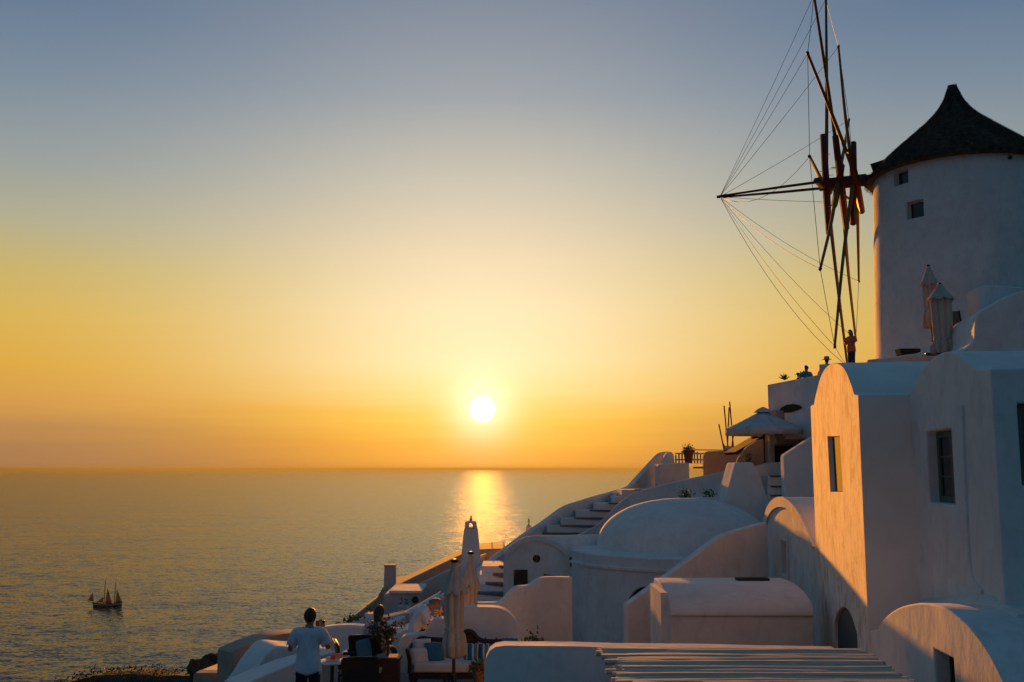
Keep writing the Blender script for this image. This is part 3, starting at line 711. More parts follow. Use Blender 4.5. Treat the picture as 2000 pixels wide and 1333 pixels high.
for px in range(1320, 1374, 6):
    t = abs(px - 1346) / 27; py = 876 + 13 * t ** 1.6; a_ = at(px, py, 55.6); b_ = at(px, 906, 55.6)
    s = S().prism([(a_.x - .045, 55.6, b_.z), (a_.x + .045, 55.6, b_.z), (a_.x + .045, 55.6, a_.z - .05), (a_.x, 55.6, a_.z), (a_.x - .045, 55.6, a_.z - .05)], (0, .03, 0))
    s.mk('picket', 'frame_white', gt)
for py in (898, 886):
    a_, b_ = at(1318, py, 55.65), at(1375, py, 55.65)
    S().box((a_.x, 55.635, a_.z - .05), (b_.x, 55.67, a_.z + .03)).mk('rail', 'frame_white', gt)
def pot(px, py0, py1, Y, wpx, lab, n=160, spread=.22, hgt=.25, mat='terracotta', fol='foliage', leaf=.1):
    a_ = at(px, py1, Y); hgt_ = zat(py0, Y) - a_.z; r_ = wpx / 2 / FPX * Y
    o = empty('flower_pot', a_, lab, 'plant pot')
    S().lathe([(r_ * .68, 0), (r_ * .92, hgt_ * .8), (r_ * 1.05, hgt_ * .8), (r_ * 1.05, hgt_), (r_ * .9, hgt_), (r_ * .85, hgt_ * .9)], a_, 18).mk('pot', mat, o, 40)
    S().lathe([(r_ * .86, hgt_ * .88), (.01, hgt_ * .9)], a_, 14).mk('soil', 'soil', o)
    top = a_ + Vector((0, 0, hgt_))
    leaves('plant', n, lambda: top + Vector((random.gauss(0, spread * .6), random.gauss(0, spread * .5), abs(random.gauss(0, hgt * .6)))), leaf, fol, o)
    for i in range(4): S().tube([top - Vector((0, 0, .08)), top + Vector((random.uniform(-1, 1) * spread * .6, 0, hgt * .8))], .008, 5).mk('stem', 'bark', o)
    return o
pot(1345, 879, 905, 55.0, 21, 'terracotta pot with a dark leafy plant beside the picket gate', 170, .24, .2)
a_, b_ = at(1352, 879, 56.2), at(1444, 880, 56.2)
hr_ = empty('handrail', at(1400, 905, 56.2), 'thin dark handrail along the ochre terrace wall', 'railing')
S().tube([a_, b_], .028, 6).mk('rail', 'metal_dark', hr_)
for px in (1356, 1443):
    S().tube([at(px, 879, 56.2), at(px, 906, 56.2)], .018, 6).mk('post', 'metal_dark', hr_)
tag(S().box((at(1354, 914, 55).x, 54.9, at(1354, 914, 55).z - .04), (at(1374, 914, 55).x, 55.1, at(1354, 914, 55).z + .05)).mk('dark_plank', 'awning_dark'), 'short dark plank against the wall under the terracotta pot', 'plank')
# plants above the dome
for px, py, Y, n_, lab in ((1338, 974, 39.5, 200, 'bushy little plant on the ledge behind the dome, nearer the stair'), (1386, 974, 39.5, 130, 'small plant on the ledge behind the dome, nearer the buttress')):
    c_ = at(px, py, Y); o = empty('potted_plant', c_ - Vector((0, 0, .3)), lab, 'plant')
    leaves('foliage', n_, lambda: c_ + Vector((random.gauss(0, .13), random.gauss(0, .1), .12 + random.gauss(0, .1))), .1, 'foliage', o)
    S().tube([c_ - Vector((0, 0, .3)), c_ + Vector((0, 0, .15))], .03, 6).mk('stem', 'bark', o)
wall_top('ledge_wall', [(1300, 976, 39.2), (1345, 972, 39.2), (1420, 972, 39.2)], .9, -7, 'plaster', 'white ledge carrying two small plants behind the dome', bev=.05)
# tapered buttress
P = [at(*p, 38) for p in [(1412, 990), (1436, 904), (1469, 903), (1478, 914), (1490, 945), (1501, 980)]]
P = [down(P[0], -6)] + P + [down(P[-1], -6)]
bt = S().prism(P, (0, 1.5, 0)).mk('buttress', 'plaster'); tag(bt, 'tapered white buttress block below the open parasol', 'buttress'); bevel(bt, .06)
pot(1461, 897, 904, 38.5, 13, 'small dark pot with a bright green plant on the tapered buttress', 60, .12, .26, 'terracotta', 'foliage', .09)
# walls right of the buttress
wall_top('parasol_terrace_wall', [(1474, 913, 40), (1500, 904, 40), (1545, 902, 40)], .5, -6, 'plaster', 'white wall below the parasol pole right of the buttress', bev=.05)
wall_top('sloping_wall', [(1531, 893, 36), (1533, 888, 36), (1560, 871, 36), (1592, 851, 36), (1640, 828, 36)], .5, -6, 'plaster_streaked', 'white wall with steep sloping top touching the sunlit tower', bev=.05)
s2 = empty('terrace_steps', at(1520, 970, 37.5) - Vector((0, 0, .6)), 'short white steps between buttress and sloping wall', 'stair')
for i, (py, Y) in enumerate(((968, 37.3), (950, 37.8), (930, 38.3))):
    a_, b_ = at(1500, py, Y), at(1540, py, Y)
    S().box((a_.x, Y, a_.z - 2), (b_.x, Y + 1, a_.z)).mk('step', 'plaster', s2)
    S().box((a_.x + .1, Y - .04, a_.z - .05), (b_.x - .15, Y + .3, a_.z + .02)).mk('dark_slab', 'step_shadow', s2)
# shaded room under the upper terrace, its shade put into dark wall and ceiling
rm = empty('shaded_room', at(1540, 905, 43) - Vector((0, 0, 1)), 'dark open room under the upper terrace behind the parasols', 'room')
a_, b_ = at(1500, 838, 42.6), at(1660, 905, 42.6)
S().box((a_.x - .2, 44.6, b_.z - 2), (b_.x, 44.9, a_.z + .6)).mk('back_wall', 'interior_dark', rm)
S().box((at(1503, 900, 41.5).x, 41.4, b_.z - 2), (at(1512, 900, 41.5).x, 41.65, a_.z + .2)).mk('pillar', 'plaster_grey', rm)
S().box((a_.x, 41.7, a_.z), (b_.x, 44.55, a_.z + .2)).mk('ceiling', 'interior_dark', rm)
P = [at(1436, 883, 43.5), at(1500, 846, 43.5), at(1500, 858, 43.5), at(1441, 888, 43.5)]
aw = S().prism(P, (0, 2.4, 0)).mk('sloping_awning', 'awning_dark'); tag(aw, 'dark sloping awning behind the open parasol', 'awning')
wall_top('curved_screen_wall', [(1440, 899, 42.8), (1448, 886, 42.8), (1460, 872, 42.8), (1478, 861, 42.8), (1505, 856, 42.8)], .3, -4, 'plaster_ochre', 'curved shaded wall under the dark awning', bev=.05)

# upper terrace where people look at the sunset
UT = [(1498.5, 752, 42.5), (1540, 744, 41.2), (1580, 736, 40), (1640, 724, 38.4)]
uw = wall_top('upper_terrace', UT, 2.6, 1.2, 'plaster', 'white wall of the upper terrace where people watch the sunset', bev=.04)
mw = wall_top('mill_terrace', [(1600, 712, 40.5), (1690, 708.5, 40.5), (1694, 708, 40.5), (1695, 703, 40.5), (1760, 697, 40), (1850, 686, 39.5), (1990, 680, 39)], 8, 1.5, 'plaster', 'white terrace edge at the foot of the windmill', bev=.03)
wall_top('terrace_pier', [(1508, 800, 42.55), (1660, 800, 42.55)], 2.2, 1.2, 'plaster', 'white wall band carrying the upper terrace over the shaded room', bev=.0)

# ------------------------------------------------------------------ windmill
MC = at(1869, 326, 44.0); MX, MY = MC.x, MC.y; MB, MT = 2.5, 13.65
mill = empty('windmill', Vector((MX, MY, MB)), 'round white windmill with thatched cone roof and bare sail wheel', 'windmill')
def mr(z): return 3.92 - .032 * (z - 4.0)
body = S().lathe([(mr(z), z) for z in [MB, 4, 5, 6, 7, 8, 9, 10, 11, 12, 13, MT - .05]] + [(mr(MT) - .1, MT)], (MX, MY, 0), 96).mk('tower', 'plaster', mill, 40)
def on_mill(px, py):
    d = ray(px, py); lo, hi = 20, 60
    a_ = d.x ** 2 + d.y ** 2; b_ = -2 * (d.x * MX + d.y * MY); t = None
    rr = mr(d.z * 41 / d.y); c_ = MX ** 2 + MY ** 2 - rr ** 2
    t = (-b_ - math.sqrt(max(0, b_ * b_ - 4 * a_ * c_))) / (2 * a_); return d * t
shp = []; wins = []
for (x0_, y0_, x1_, y1_) in ((1749, 331, 1768, 362), (1776, 391, 1797, 427)):
    c_ = on_mill((x0_ + x1_) / 2, (y0_ + y1_) / 2); nrm = Vector((c_.x - MX, c_.y - MY, 0)).normalized()
    pl = Plane(c_, (-nrm.y, nrm.x)); pl.n = nrm
    hw, hh = .40, abs(at(1000, y0_, 40).z - at(1000, y1_, 40).z) / 2 * 1.0
    shp.append(window(mill, pl, (-hw, hw, c_.z - hh, c_.z + hh), .33, 'frame_white', 1, 1, .06)); 
cut(body, shp); body.data.shade_smooth(); body.data.set_sharp_from_angle(angle=R(30))
c_ = on_mill(1972, 308); nrm = Vector((c_.x - MX, c_.y - MY, 0)).normalized()
S().tube([c_ + nrm * .06, c_ - nrm * .1], .09, 10).mk('vent', 'metal_dark', mill)
# roof
AZ = at(1863, 168, 44).z; EZ = MT + .0; H = AZ - EZ; MRX = MX
prof = [(3.70, -.40), (3.96, -.48), (3.94, -.36), (3.48, .12), (3.0, .60), (2.45, 1.08), (1.9, 1.55), (1.40, 1.98), (.98, 2.36), (.72, 2.66), (.50, 2.98), (.34, 3.3), (.24, 3.58), (.19, H)]
sagr = {}
roof = S().lathe([(r_, EZ + z) for r_, z in prof], (MX, MY, 0), 64, lambda i, g: 1 + .012 * math.sin(g * 9 + i) + .008 * math.sin(g * 23 + 2 * i)).mk('thatched_roof', 'thatch', mill, 60)
v_ = []; f_ = []
def rprof(z):
    for (r0, z0), (r1, z1) in zip(prof[2:], prof[3:]):
        if z0 <= z <= z1: return r0 + (r1 - r0) * (z - z0) / (z1 - z0)
    return prof[-1][0]
for i in range(9000):                                         # straw stems lying down the slope
    z = random.uniform(0, 1) ** 1.7 * (H + .36) - .36; g = random.uniform(0, 2 * math.pi); r_ = rprof(z)
    Lr = random.uniform(.3, .8); z2 = max(z - Lr * .62, -.52 - random.uniform(0, .12)); r2 = (rprof(z2) if z2 > -.36 else 3.94 + random.uniform(-.02, .10)) + random.uniform(.01, .06); g2 = g + random.uniform(-.02, .02)
    A = Vector((MX + r_ * math.cos(g), MY + r_ * math.sin(g), EZ + z)); B = Vector((MX + r2 * math.cos(g2), MY + r2 * math.sin(g2), EZ + z2 + random.uniform(.0, .04)))
    t_ = Vector((-math.sin(g), math.cos(g), 0)) * .02; k = len(v_)
    v_ += [A - t_, A + t_, B + t_ * .4, B - t_ * .4]; f_.append((k, k + 1, k + 2, k + 3))
for i in range(70):                                           # tuft at the tip
    g = random.uniform(0, 6.28); A = Vector((MX + .15 * math.cos(g), MY + .15 * math.sin(g), AZ - .2)); B = A + Vector((math.cos(g) * .06, math.sin(g) * .06, random.uniform(.15, .32)))
    t_ = Vector((.012, 0, 0)); k = len(v_); v_ += [A - t_, A + t_, B]; f_.append((k, k + 1, k + 2))
st_ = mk('straw', v_, f_, 'thatch', roof); st_['kind'] = 'stuff'
S().lathe([(mr(MT) - .02, EZ - .55), (mr(MT) + .10, EZ - .50), (3.9, EZ - .45), (3.7, EZ - .38)], (MX, MY, 0), 64).mk('eave', 'thatch_under', mill, 40)

# sail wheel
HUB = at(1645, 357, 46.1); AZI = R(25); AX = Vector((-math.cos(AZI), math.sin(AZI), 0)); HN = Vector((-math.sin(AZI), -math.cos(AZI), 0)); UP = Vector((0, 0, 1))
wh = empty('sail_wheel', HUB, 'bare windmill sail wheel of red stocks and long poles with rigging wires', 'sail wheel')
NOSE = HUB + AX * 5.87; back = HUB - AX * 3.0
S().tube([back, HUB - AX * .9], .23, 10).mk('axle', 'red_wood', wh, 50)
S().tube([HUB - AX * 1.1, HUB + AX * 1.05], .30, 8).mk('hub', 'red_wood', wh, 30)
S().tube([NOSE - AX * .35, NOSE + AX * .15], [.11, .07], 8).mk('nose_cap', 'red_wood', wh)
for sgn in (1, -1):
    S().tube([HUB + AX * .6 + UP * .17 * sgn, HUB + AX * 2.8 + UP * .13 * sgn, NOSE + UP * .03 * sgn], [.07, .065, .05], 8).mk('bowsprit', 'red_wood', wh, 50)
tips = []
PH = R(8); RS = 8.92
for kk in range(6):
    off = AX * (.75 - .68 * (kk % 3)) + AX * (.12 if kk >= 3 else -.02)
    ph = PH + kk * math.pi / 6 * 1.0
    u_ = UP * math.cos(ph) + HN * math.sin(ph); sd = u_.cross(AX).normalized() * .09
    C0 = HUB + off
    S().tube([C0 - u_ * 2.4 + sd, C0 - u_ * .5 + sd, C0 + u_ * 2.4 + sd], [.145, .18, .145], 6).mk('stock', 'red_wood', wh, 30)
    for sg in (1, -1):
        bend = random.uniform(-.09, .09); bn = AX * bend
        tip = HUB + u_ * RS * sg * random.uniform(.98, 1.0) + AX * .25
        mid = (C0 - sd * .5).lerp(tip, .5) + bn
        pts = curve([C0 + u_ * .3 * sg - sd * .9, mid, tip], 6)
        n_ = len(pts); S().tube(pts, [.098 - .042 * i / (n_ - 1) for i in range(n_)], 7).mk('pole', 'bare_pole', wh, 50)
        S().tube([tip - u_ * .05 * sg, tip + u_ * .08 * sg], .07, 6).mk('pole_tip', 'red_wood', wh)
        tips.append((ph + (0 if sg > 0 else math.pi), tip))
tips.sort(key=lambda t: t[0] % (2 * math.pi))
def sag(a_, b_, s_, n=8): return [a_.lerp(b_, i / n) - UP * s_ * 4 * (i / n) * (1 - i / n) for i in range(n + 1)]
for i, (g, tip) in enumerate(tips):
    low = tip.z < HUB.z
    S().tube(sag(NOSE, tip, (.9 if low and i % 3 == 0 else .35 if low else .08)), .011, 4).mk('rigging_wire', 'wire', wh)
    S().tube(sag(tip, tips[(i + 1) % 12][1], .05, 4), .012, 4).mk('rim_wire', 'wire', wh)
for i in range(10):
    c_ = HUB + AX * random.uniform(-.6, .6) + UP * random.uniform(-1.6, 1.6)
    S().tube([c_ + AX * .1, c_ + AX * .42], .012, 5).mk('peg', 'metal_dark', wh)
# little wooden hood where the axle enters the thatch
p = HUB - AX * 2.1
hd = S()
for sg in (-.45, 0, .45):
    hd.tube([p + AX * .75 + HN * sg + UP * .52, p - AX * 1.2 + HN * sg + UP * .95], .09, 6)
hd.mk('axle_hood', 'thatch', mill)
# distant bare mill
dm = empty('distant_windmill', at(1424, 882, 72), 'thin bare poles of a distant windmill behind the parasol', 'windmill')
hb = at(1423, 872, 72)
for (a0, b0, a1, b1) in ((1414, 793, 1424, 880), (1425, 785, 1434, 880), (1424, 796, 1419, 880), (1404, 829, 1418, 880), (1412, 867, 1432, 878), (1433, 845, 1425, 880)):
    pa, pb = at(a0, b0, 72), at(a1, b1, 72 + random.uniform(-.6, .6)); S().tube([pa, pb - UP * .8], .05, 5).mk('pole', 'bare_pole', dm)
S().tube([at(1424, 872, 72), at(1424, 900, 72)], .4, 10).mk('stump', 'plaster_grey', dm)

# ------------------------------------------------------------------ parasols
def closed_parasol(base, H, r0, lab, group, pole='metal_dark', flap=.16, skirt=.3, flute=9):
    o = empty('closed_parasol', base, lab, 'parasol', group)
    S().tube([(0, 0, 0), (0, 0, H)], .028, 8).mk('pole', pole, o, local=True)
    z0 = H * skirt
    pr = [(r0 * .72, z0), (r0 * .98, z0 + .04), (r0 * 1.02, z0 + H * .10), (r0 * .9, z0 + H * .16), (r0 * .74, z0 + H * .20), (r0 * .80, z0 + H * .28), (r0 * .82, H * .76), (r0 * .6, H * .86), (r0 * .28, H * .97), (.03, H)]
    def fl(i, g): t_ = abs(math.sin(flute * g / 2 + i * .10 + .5 * math.sin(2 * g))); return 1 + (.36 if i not in (4,) else .14) * (t_ ** .7 - .7) + .05 * math.sin(3 * g + i * .5)
    S().lathe(pr, (0, 0, 0), 90, fl).mk('folded_canopy', 'canvas', o, 60, True)
    fl_ = S().lathe([(r0 * .22, H * .995), (r0 * .40, H * .94), (r0 * .72, H * .87), (r0 * 1.02, H * .815), (r0 * 1.22, H * .785), (r0 * 1.14, H * .782), (r0 * .84, H * .83)], (0, 0, 0), 54, lambda i, g: 1 + (.06 + .20 * min(i, 5) / 5) * (abs(math.sin(4 * g + .6)) - .6))
    for p in fl_.v:
        if p.z < H * .84: p.z += H * .022 * (.5 - abs(math.sin(4 * math.atan2(p.y, p.x) + .6))) * (1.6 if p.z < H * .80 else .6)
    fl_.mk('vent_flap', 'canvas', o, 60, True)
    S().lathe([(r0 * .80, z0 + H * .19), (r0 * .83, z0 + H * .20), (r0 * .83, z0 + H * .213), (r0 * .80, z0 + H * .22)], (0, 0, 0), 32).mk('tie_strap', 'canvas', o, local=True)
    S().lathe([(.05, H), (.07, H + .02), (.07, H + .045), (.03, H + .06)], (0, 0, 0), 10).mk('finial', 'metal_dark', o, local=True)
    S().lathe([(.3, 0), (.3, .07), (.05, .1), (.045, .4)], (0, 0, 0), 20).mk('base', 'metal_dark', o, local=True)
    return o
G1 = 'closed parasols'
b_ = at(886, 1333, 17.2); closed_parasol(Vector((b_.x, 17.2, FLOOR)), zat(1099, 17.2) - FLOOR, .19, 'closed beige parasol standing in front of the carved sofa', G1)
b_ = at(919, 1180, 21.5); closed_parasol(Vector((b_.x, 21.5, FLOOR - 1.0)), zat(1083, 21.5) - FLOOR + 1.0, .17, 'closed beige parasol behind the rounded white wall', G1, skirt=.36)
tm = zat(690, 38.5)
b_ = at(1818, 690, 38.5); closed_parasol(Vector((b_.x, 38.3, tm - .1)), zat(520, 38.3) - tm + .1, .30, 'thin closed parasol with bare pole near the windmill wall', G1, flap=.1)
b_ = at(1843, 692, 36.2); closed_parasol(Vector((b_.x, 36.2, zat(694, 36.2))), zat(556, 36.2) - zat(694, 36.2), .40, 'stout closed parasol wrapped to the ground before the windmill', G1, skirt=.02)

def open_parasol(base, H, rad, lab, sides=8, rise=.75, rot=.3, val=.2):
    o = empty('open_parasol', base, lab, 'parasol', 'open parasols')
    S().tube([(0, 0, 0), (0, 0, H + .1)], .035, 8).mk('pole', 'dark_wood', o, local=True)
    apex = Vector((0, 0, H)); cs = [Vector((rad * math.cos(rot + 2 * math.pi * k / sides), rad * math.sin(rot + 2 * math.pi * k / sides), H - rise)) for k in range(sides)]
    for k in range(sides):
        a_, b_ = cs[k], cs[(k + 1) % sides]; s = S(); n_ = 6; rows = []
        for i in range(n_ + 1):
            t = .1 + .9 * i / n_; l_ = apex.lerp(a_, t); r_ = apex.lerp(b_, t); row = []
            for j in range(5):
                u_ = j / 4; p = l_.lerp(r_, u_); p = p - UP * (.10 * t * math.sin(math.pi * u_) * rad * .25 + .08 * math.sin(math.pi * t) * rad * .3); row.append(p)
            rows.append(row)
        low = []
        for j in range(5):
            low.append(rows[-1][j] - UP * (val * (1 - .12 * math.sin(math.pi * j / 4))) + (rows[-1][j] * .012).xyz * Vector((1, 1, 0)).length * 0)
        rows.append(low); v_ = [p for r__ in rows for p in r__]; v2 = [p + UP * .008 for p in v_]
        f_ = []; m_ = len(v_)
        for i in range(len(rows) - 1):
            for j in range(4):
                q_ = (5 * i + j, 5 * i + j + 1, 5 * i + 6 + j, 5 * i + 5 + j); f_.append(q_)
        me = mk('canopy_panel', v_, f_, 'canvas_white', o, 50, True)
        sm = me.modifiers.new('thickness', 'SOLIDIFY'); sm.thickness = .008
    for k in range(sides):
        S().tube([apex - UP * .12, cs[k] - UP * .05], .014, 5).mk('rib', 'dark_wood', o, local=True)
        S().tube([Vector((0, 0, H - rise - .35)), apex.lerp(cs[k], .5) - UP * .08], .012, 5).mk('strut', 'dark_wood', o, local=True)
    S().lathe([(rad * .24, H - rise * .16), (rad * .13, H + .02), (.03, H + .10)], (0, 0, 0), 8, lambda i, g: 1 + .06 * math.sin(4 * g)).mk('vent_cap', 'canvas_white', o, local=True)
    return o
b_ = at(1501, 903, 40.4)
ztop = zat(800, 40.4)
open_parasol(Vector((b_.x - .15, 40.4, b_.z - .3)), ztop - b_.z + .3, 1.62, 'large open white parasol on a dark pole above the buttress', 8, .78, .12, .26)
b_ = at(1585, 900, 42.0); open_parasol(Vector((b_.x, 42.0, b_.z - .3)), zat(792, 42) - b_.z + .3, 1.4, 'second open white parasol half hidden behind the sunlit tower', 8, .65, .3, .22)
# flat dark plate painting in the shade of an arched opening
WY = lambda px: 42.5 + (px - 1498.5) * (40 - 42.5) / 81.5 - .03
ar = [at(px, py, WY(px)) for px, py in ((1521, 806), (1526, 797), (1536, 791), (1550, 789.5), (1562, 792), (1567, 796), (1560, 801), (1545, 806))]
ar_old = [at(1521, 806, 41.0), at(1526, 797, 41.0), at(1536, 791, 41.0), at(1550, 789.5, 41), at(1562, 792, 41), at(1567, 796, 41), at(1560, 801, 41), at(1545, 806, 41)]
tag(S().prism(ar, (0, .08, 0)).mk('arch_shade', 'interior_dark'), 'dark plate for the shaded arch opening in the terrace wall above the parasols', 'arch')

# ------------------------------------------------------------------ domed roof at the right edge and things by the mill
P = [at(*p, 33) for p in pxcurve([(1868, 690), (1884, 680), (1902, 664), (1904, 640), (1906, 625), (1913, 610), (1932, 598), (1962, 580), (2000, 567), (2060, 556)], 3)]
rb = S().prism([down(P[0], 1.5)] + P + [down(P[-1], 1.5)], (0.6, 3.4, 0)).mk('domed_house', 'plaster'); tag(rb, 'white house with bulging rounded top at the right edge below the windmill', 'house'); bevel(rb, .08)
a_ = at(1930, 556, 35.5); b_ = at(2040, 620, 35.5)
rc_ = S().prism([(a_.x, 36.2, b_.z - .5), (a_.x, 36.2, a_.z + .05), (a_.x + .3, 36.2, a_.z + .12), (b_.x, 36.2, a_.z + .02), (b_.x, 36.2, b_.z - .5)], (.15, 1.4, 0)).mk('white_block', 'plaster')
tag(rc_, 'white block with sunlit edge behind the bulging white house', 'building'); bevel(rc_, .06)
a_ = at(1864, 606, 38); sb_ = empty('menu_board', at(1872, 678, 38), 'tall dark menu board leaning at the foot of the windmill', 'board')
z1_, z0_ = a_.z, at(1864, 678, 38).z
S().prism([(a_.x, 38, z0_), (a_.x + .30, 37.95, z0_), (a_.x + .27, 38.25, z1_), (a_.x, 38.3, z1_)], (.0, .05, 0)).mk('panel', 'green_paint', sb_)
S().tube([(a_.x + .32, 37.93, z0_), (a_.x + .28, 38.22, z1_ + .02)], .03, 5).mk('frame', 'dark_wood', sb_)
S().tube([(a_.x - .02, 37.98, z0_), (a_.x - .02, 38.28, z1_ + .02)], .03, 5).mk('frame', 'dark_wood', sb_)
P = [at(1757, 681, 38.6), at(1798, 681, 38.6), at(1798, 688, 38.6), at(1776, 691, 38.6), at(1761, 694, 38.6)]
bx_ = S().prism(P, (0, .5, 0)).mk('dark_box', 'interior_dark'); tag(bx_, 'low black box on the mill terrace left of the parasols', 'box')
# ================================================================== FOREGROUND TERRACE
wall_top('front_parapet', [(944.5, 1360, 14.5), (945.5, 1310, 14.5), (949, 1288, 14.5), (956, 1273, 14.5), (967, 1265, 14.5), (985, 1262, 14.5), (1120, 1263, 14.5), (1300, 1266, 14.5), (1500, 1270, 14.5), (1640, 1272, 14.5)], .38, FLOOR - .5, 'plaster',
         'thick white parapet with rounded corner in front of the sofa', bev=.06)
wall_top('sofa_wall', [(776, 1345, 19.3), (779, 1262, 19.3), (784, 1246, 19.3), (794, 1240, 19.3), (825, 1238, 19.3), (832, 1232, 19.3), (840, 1214, 19.3), (850, 1209, 19.3), (900, 1208, 19.3)], .3, FLOOR - .5, 'plaster',
         'low stepped white wall left of the beige parasol behind the sofa', bev=.05)
wall_top('rounded_wall', [(886, 1212, 19.6), (888, 1192, 19.6), (900, 1187, 19.6), (950, 1186, 19.6), (975, 1188, 19.6), (992, 1196, 19.6), (1004, 1209, 19.6), (1012, 1227, 19.6), (1016, 1250, 19.6), (1016.5, 1300, 19.6)], .32, FLOOR - .5, 'plaster',
         'white wall with rounded shoulder right behind the sofa', bev=.05, smooth_top=3)
wall_top('back_parapet', [(560, 1242, 21), (600, 1231, 20.8), (640, 1225, 20.6), (672, 1222, 20.6), (700, 1223, 20.6), (745, 1228, 20.6), (790, 1232, 20.4)], .35, FLOOR - 3, 'plaster',
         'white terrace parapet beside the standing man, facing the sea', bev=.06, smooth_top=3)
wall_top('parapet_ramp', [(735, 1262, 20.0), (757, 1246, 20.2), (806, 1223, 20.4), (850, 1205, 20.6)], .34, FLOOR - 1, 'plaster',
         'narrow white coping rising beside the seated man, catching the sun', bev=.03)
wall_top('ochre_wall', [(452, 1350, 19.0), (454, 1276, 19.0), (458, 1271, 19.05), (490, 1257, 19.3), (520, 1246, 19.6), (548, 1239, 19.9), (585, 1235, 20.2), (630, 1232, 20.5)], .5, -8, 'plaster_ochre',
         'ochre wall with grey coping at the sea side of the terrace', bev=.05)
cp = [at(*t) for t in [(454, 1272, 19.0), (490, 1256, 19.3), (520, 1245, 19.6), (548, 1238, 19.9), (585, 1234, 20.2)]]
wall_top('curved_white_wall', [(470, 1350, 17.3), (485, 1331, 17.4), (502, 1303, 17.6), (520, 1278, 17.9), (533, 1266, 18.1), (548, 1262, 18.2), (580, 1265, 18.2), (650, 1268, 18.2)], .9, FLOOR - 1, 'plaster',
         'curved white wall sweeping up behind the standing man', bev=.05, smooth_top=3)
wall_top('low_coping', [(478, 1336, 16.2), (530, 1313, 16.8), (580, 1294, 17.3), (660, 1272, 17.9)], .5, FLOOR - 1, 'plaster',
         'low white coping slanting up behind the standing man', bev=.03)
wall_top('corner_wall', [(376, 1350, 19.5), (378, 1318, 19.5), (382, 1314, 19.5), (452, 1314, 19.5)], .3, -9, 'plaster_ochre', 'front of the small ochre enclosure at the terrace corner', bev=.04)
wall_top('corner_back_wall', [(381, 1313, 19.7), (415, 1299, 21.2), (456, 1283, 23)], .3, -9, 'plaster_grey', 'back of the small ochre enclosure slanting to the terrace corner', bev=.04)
# boulders
def boulder(px, py, Y, r_, lab):
    c_ = at(px, py, Y); s = S().ball((0, 0, 0), r_, r_ * .8, r_ * .8, 22, 14)
    v_ = []
    for p in s.v:
        n_ = noise.fractal(p * (1.1 / r_) + Vector((px, py, 0)), 1.0, 2.1, 5); v_.append(c_ + p * (1 + .38 * n_))
    o = mk('boulder', v_, s.f, 'rock', smooth=40); tag(o, lab, 'rock', 'dark rocks at the terrace corner'); return o
boulder(392, 1308, 26, .36, 'dark boulder at the outer left end of the rocks')
boulder(412, 1298, 26.5, .30, 'small dark rock between the two larger boulders')
boulder(436, 1296, 27, .42, 'dark boulder close against the ochre wall')

# pergola of reeds
pg = empty('reed_pergola', Vector((2.9, 12, FLOOR)), 'pergola roof of pale thin reed poles over the lower patio', 'pergola')
zP = zat(1271, 13.4)
for i in range(52):
    y = 13.4 - i * .072 + random.uniform(-.012, .012); x0 = at(1178, 1270, 13.4).x + random.uniform(-.06, .16) - (.02 if i % 3 else .10); x1 = 4.56 - (13.4 - y) * .07 + random.uniform(-.05, .05)
    z = zP + random.uniform(-.012, .012); r_ = random.uniform(.030, .042)
    pts = [(x0 + (x1 - x0) * t / 4, y + random.uniform(-.012, .012), z + random.uniform(-.008, .008)) for t in range(5)]
    S().tube(pts, [r_, r_ * 1.05, r_, r_ * .95, r_ * .9], 6).mk('reed_pole', 'reed', pg, 50)
for x in (1.35, 2.5, 3.6, 4.4):
    S().box((x - .05, 9.4, zP - .15), (x + .05, 13.5, zP - .04)).mk('beam', 'frame_white', pg)
for x in (1.35, 4.4):
    for y in (9.6, 13.2):
        S().box((x - .05, y - .05, FLOOR), (x + .05, y + .05, zP - .155)).mk('post', 'frame_white', pg)

# ------------------------------------------------------------------ furniture
def cushion(name, c_, wx, wz, th, mat, parent, rot=0, tilt=0):
    s = S(); n_ = 8; v_ = []; f_ = []
    for side in (1, -1):
        for i in range(n_ + 1):
            for j in range(n_ + 1):
                u_, w_ = i / n_ * 2 - 1, j / n_ * 2 - 1
                t = (1 - u_ ** 4) * (1 - w_ ** 4)
                p = Vector((u_ * wx / 2 * (1 - .05 * (1 - abs(w_) ** 2) * 0), side * th / 2 * t ** .6, w_ * wz / 2))
                v_.append(p)
    m_ = (n_ + 1) ** 2
    for i in range(n_):
        for j in range(n_):
            a_ = i * (n_ + 1) + j; f_.append((a_, a_ + 1, a_ + n_ + 2, a_ + n_ + 1)); f_.append((m_ + a_, m_ + a_ + n_ + 1, m_ + a_ + n_ + 2, m_ + a_ + 1))
    M = Matrix.Translation(c_) @ Matrix.Rotation(rot, 4, 'Z') @ Matrix.Rotation(tilt, 4, 'X')
    return mk(name, [M @ p for p in v_], f_, mat, parent, 70)

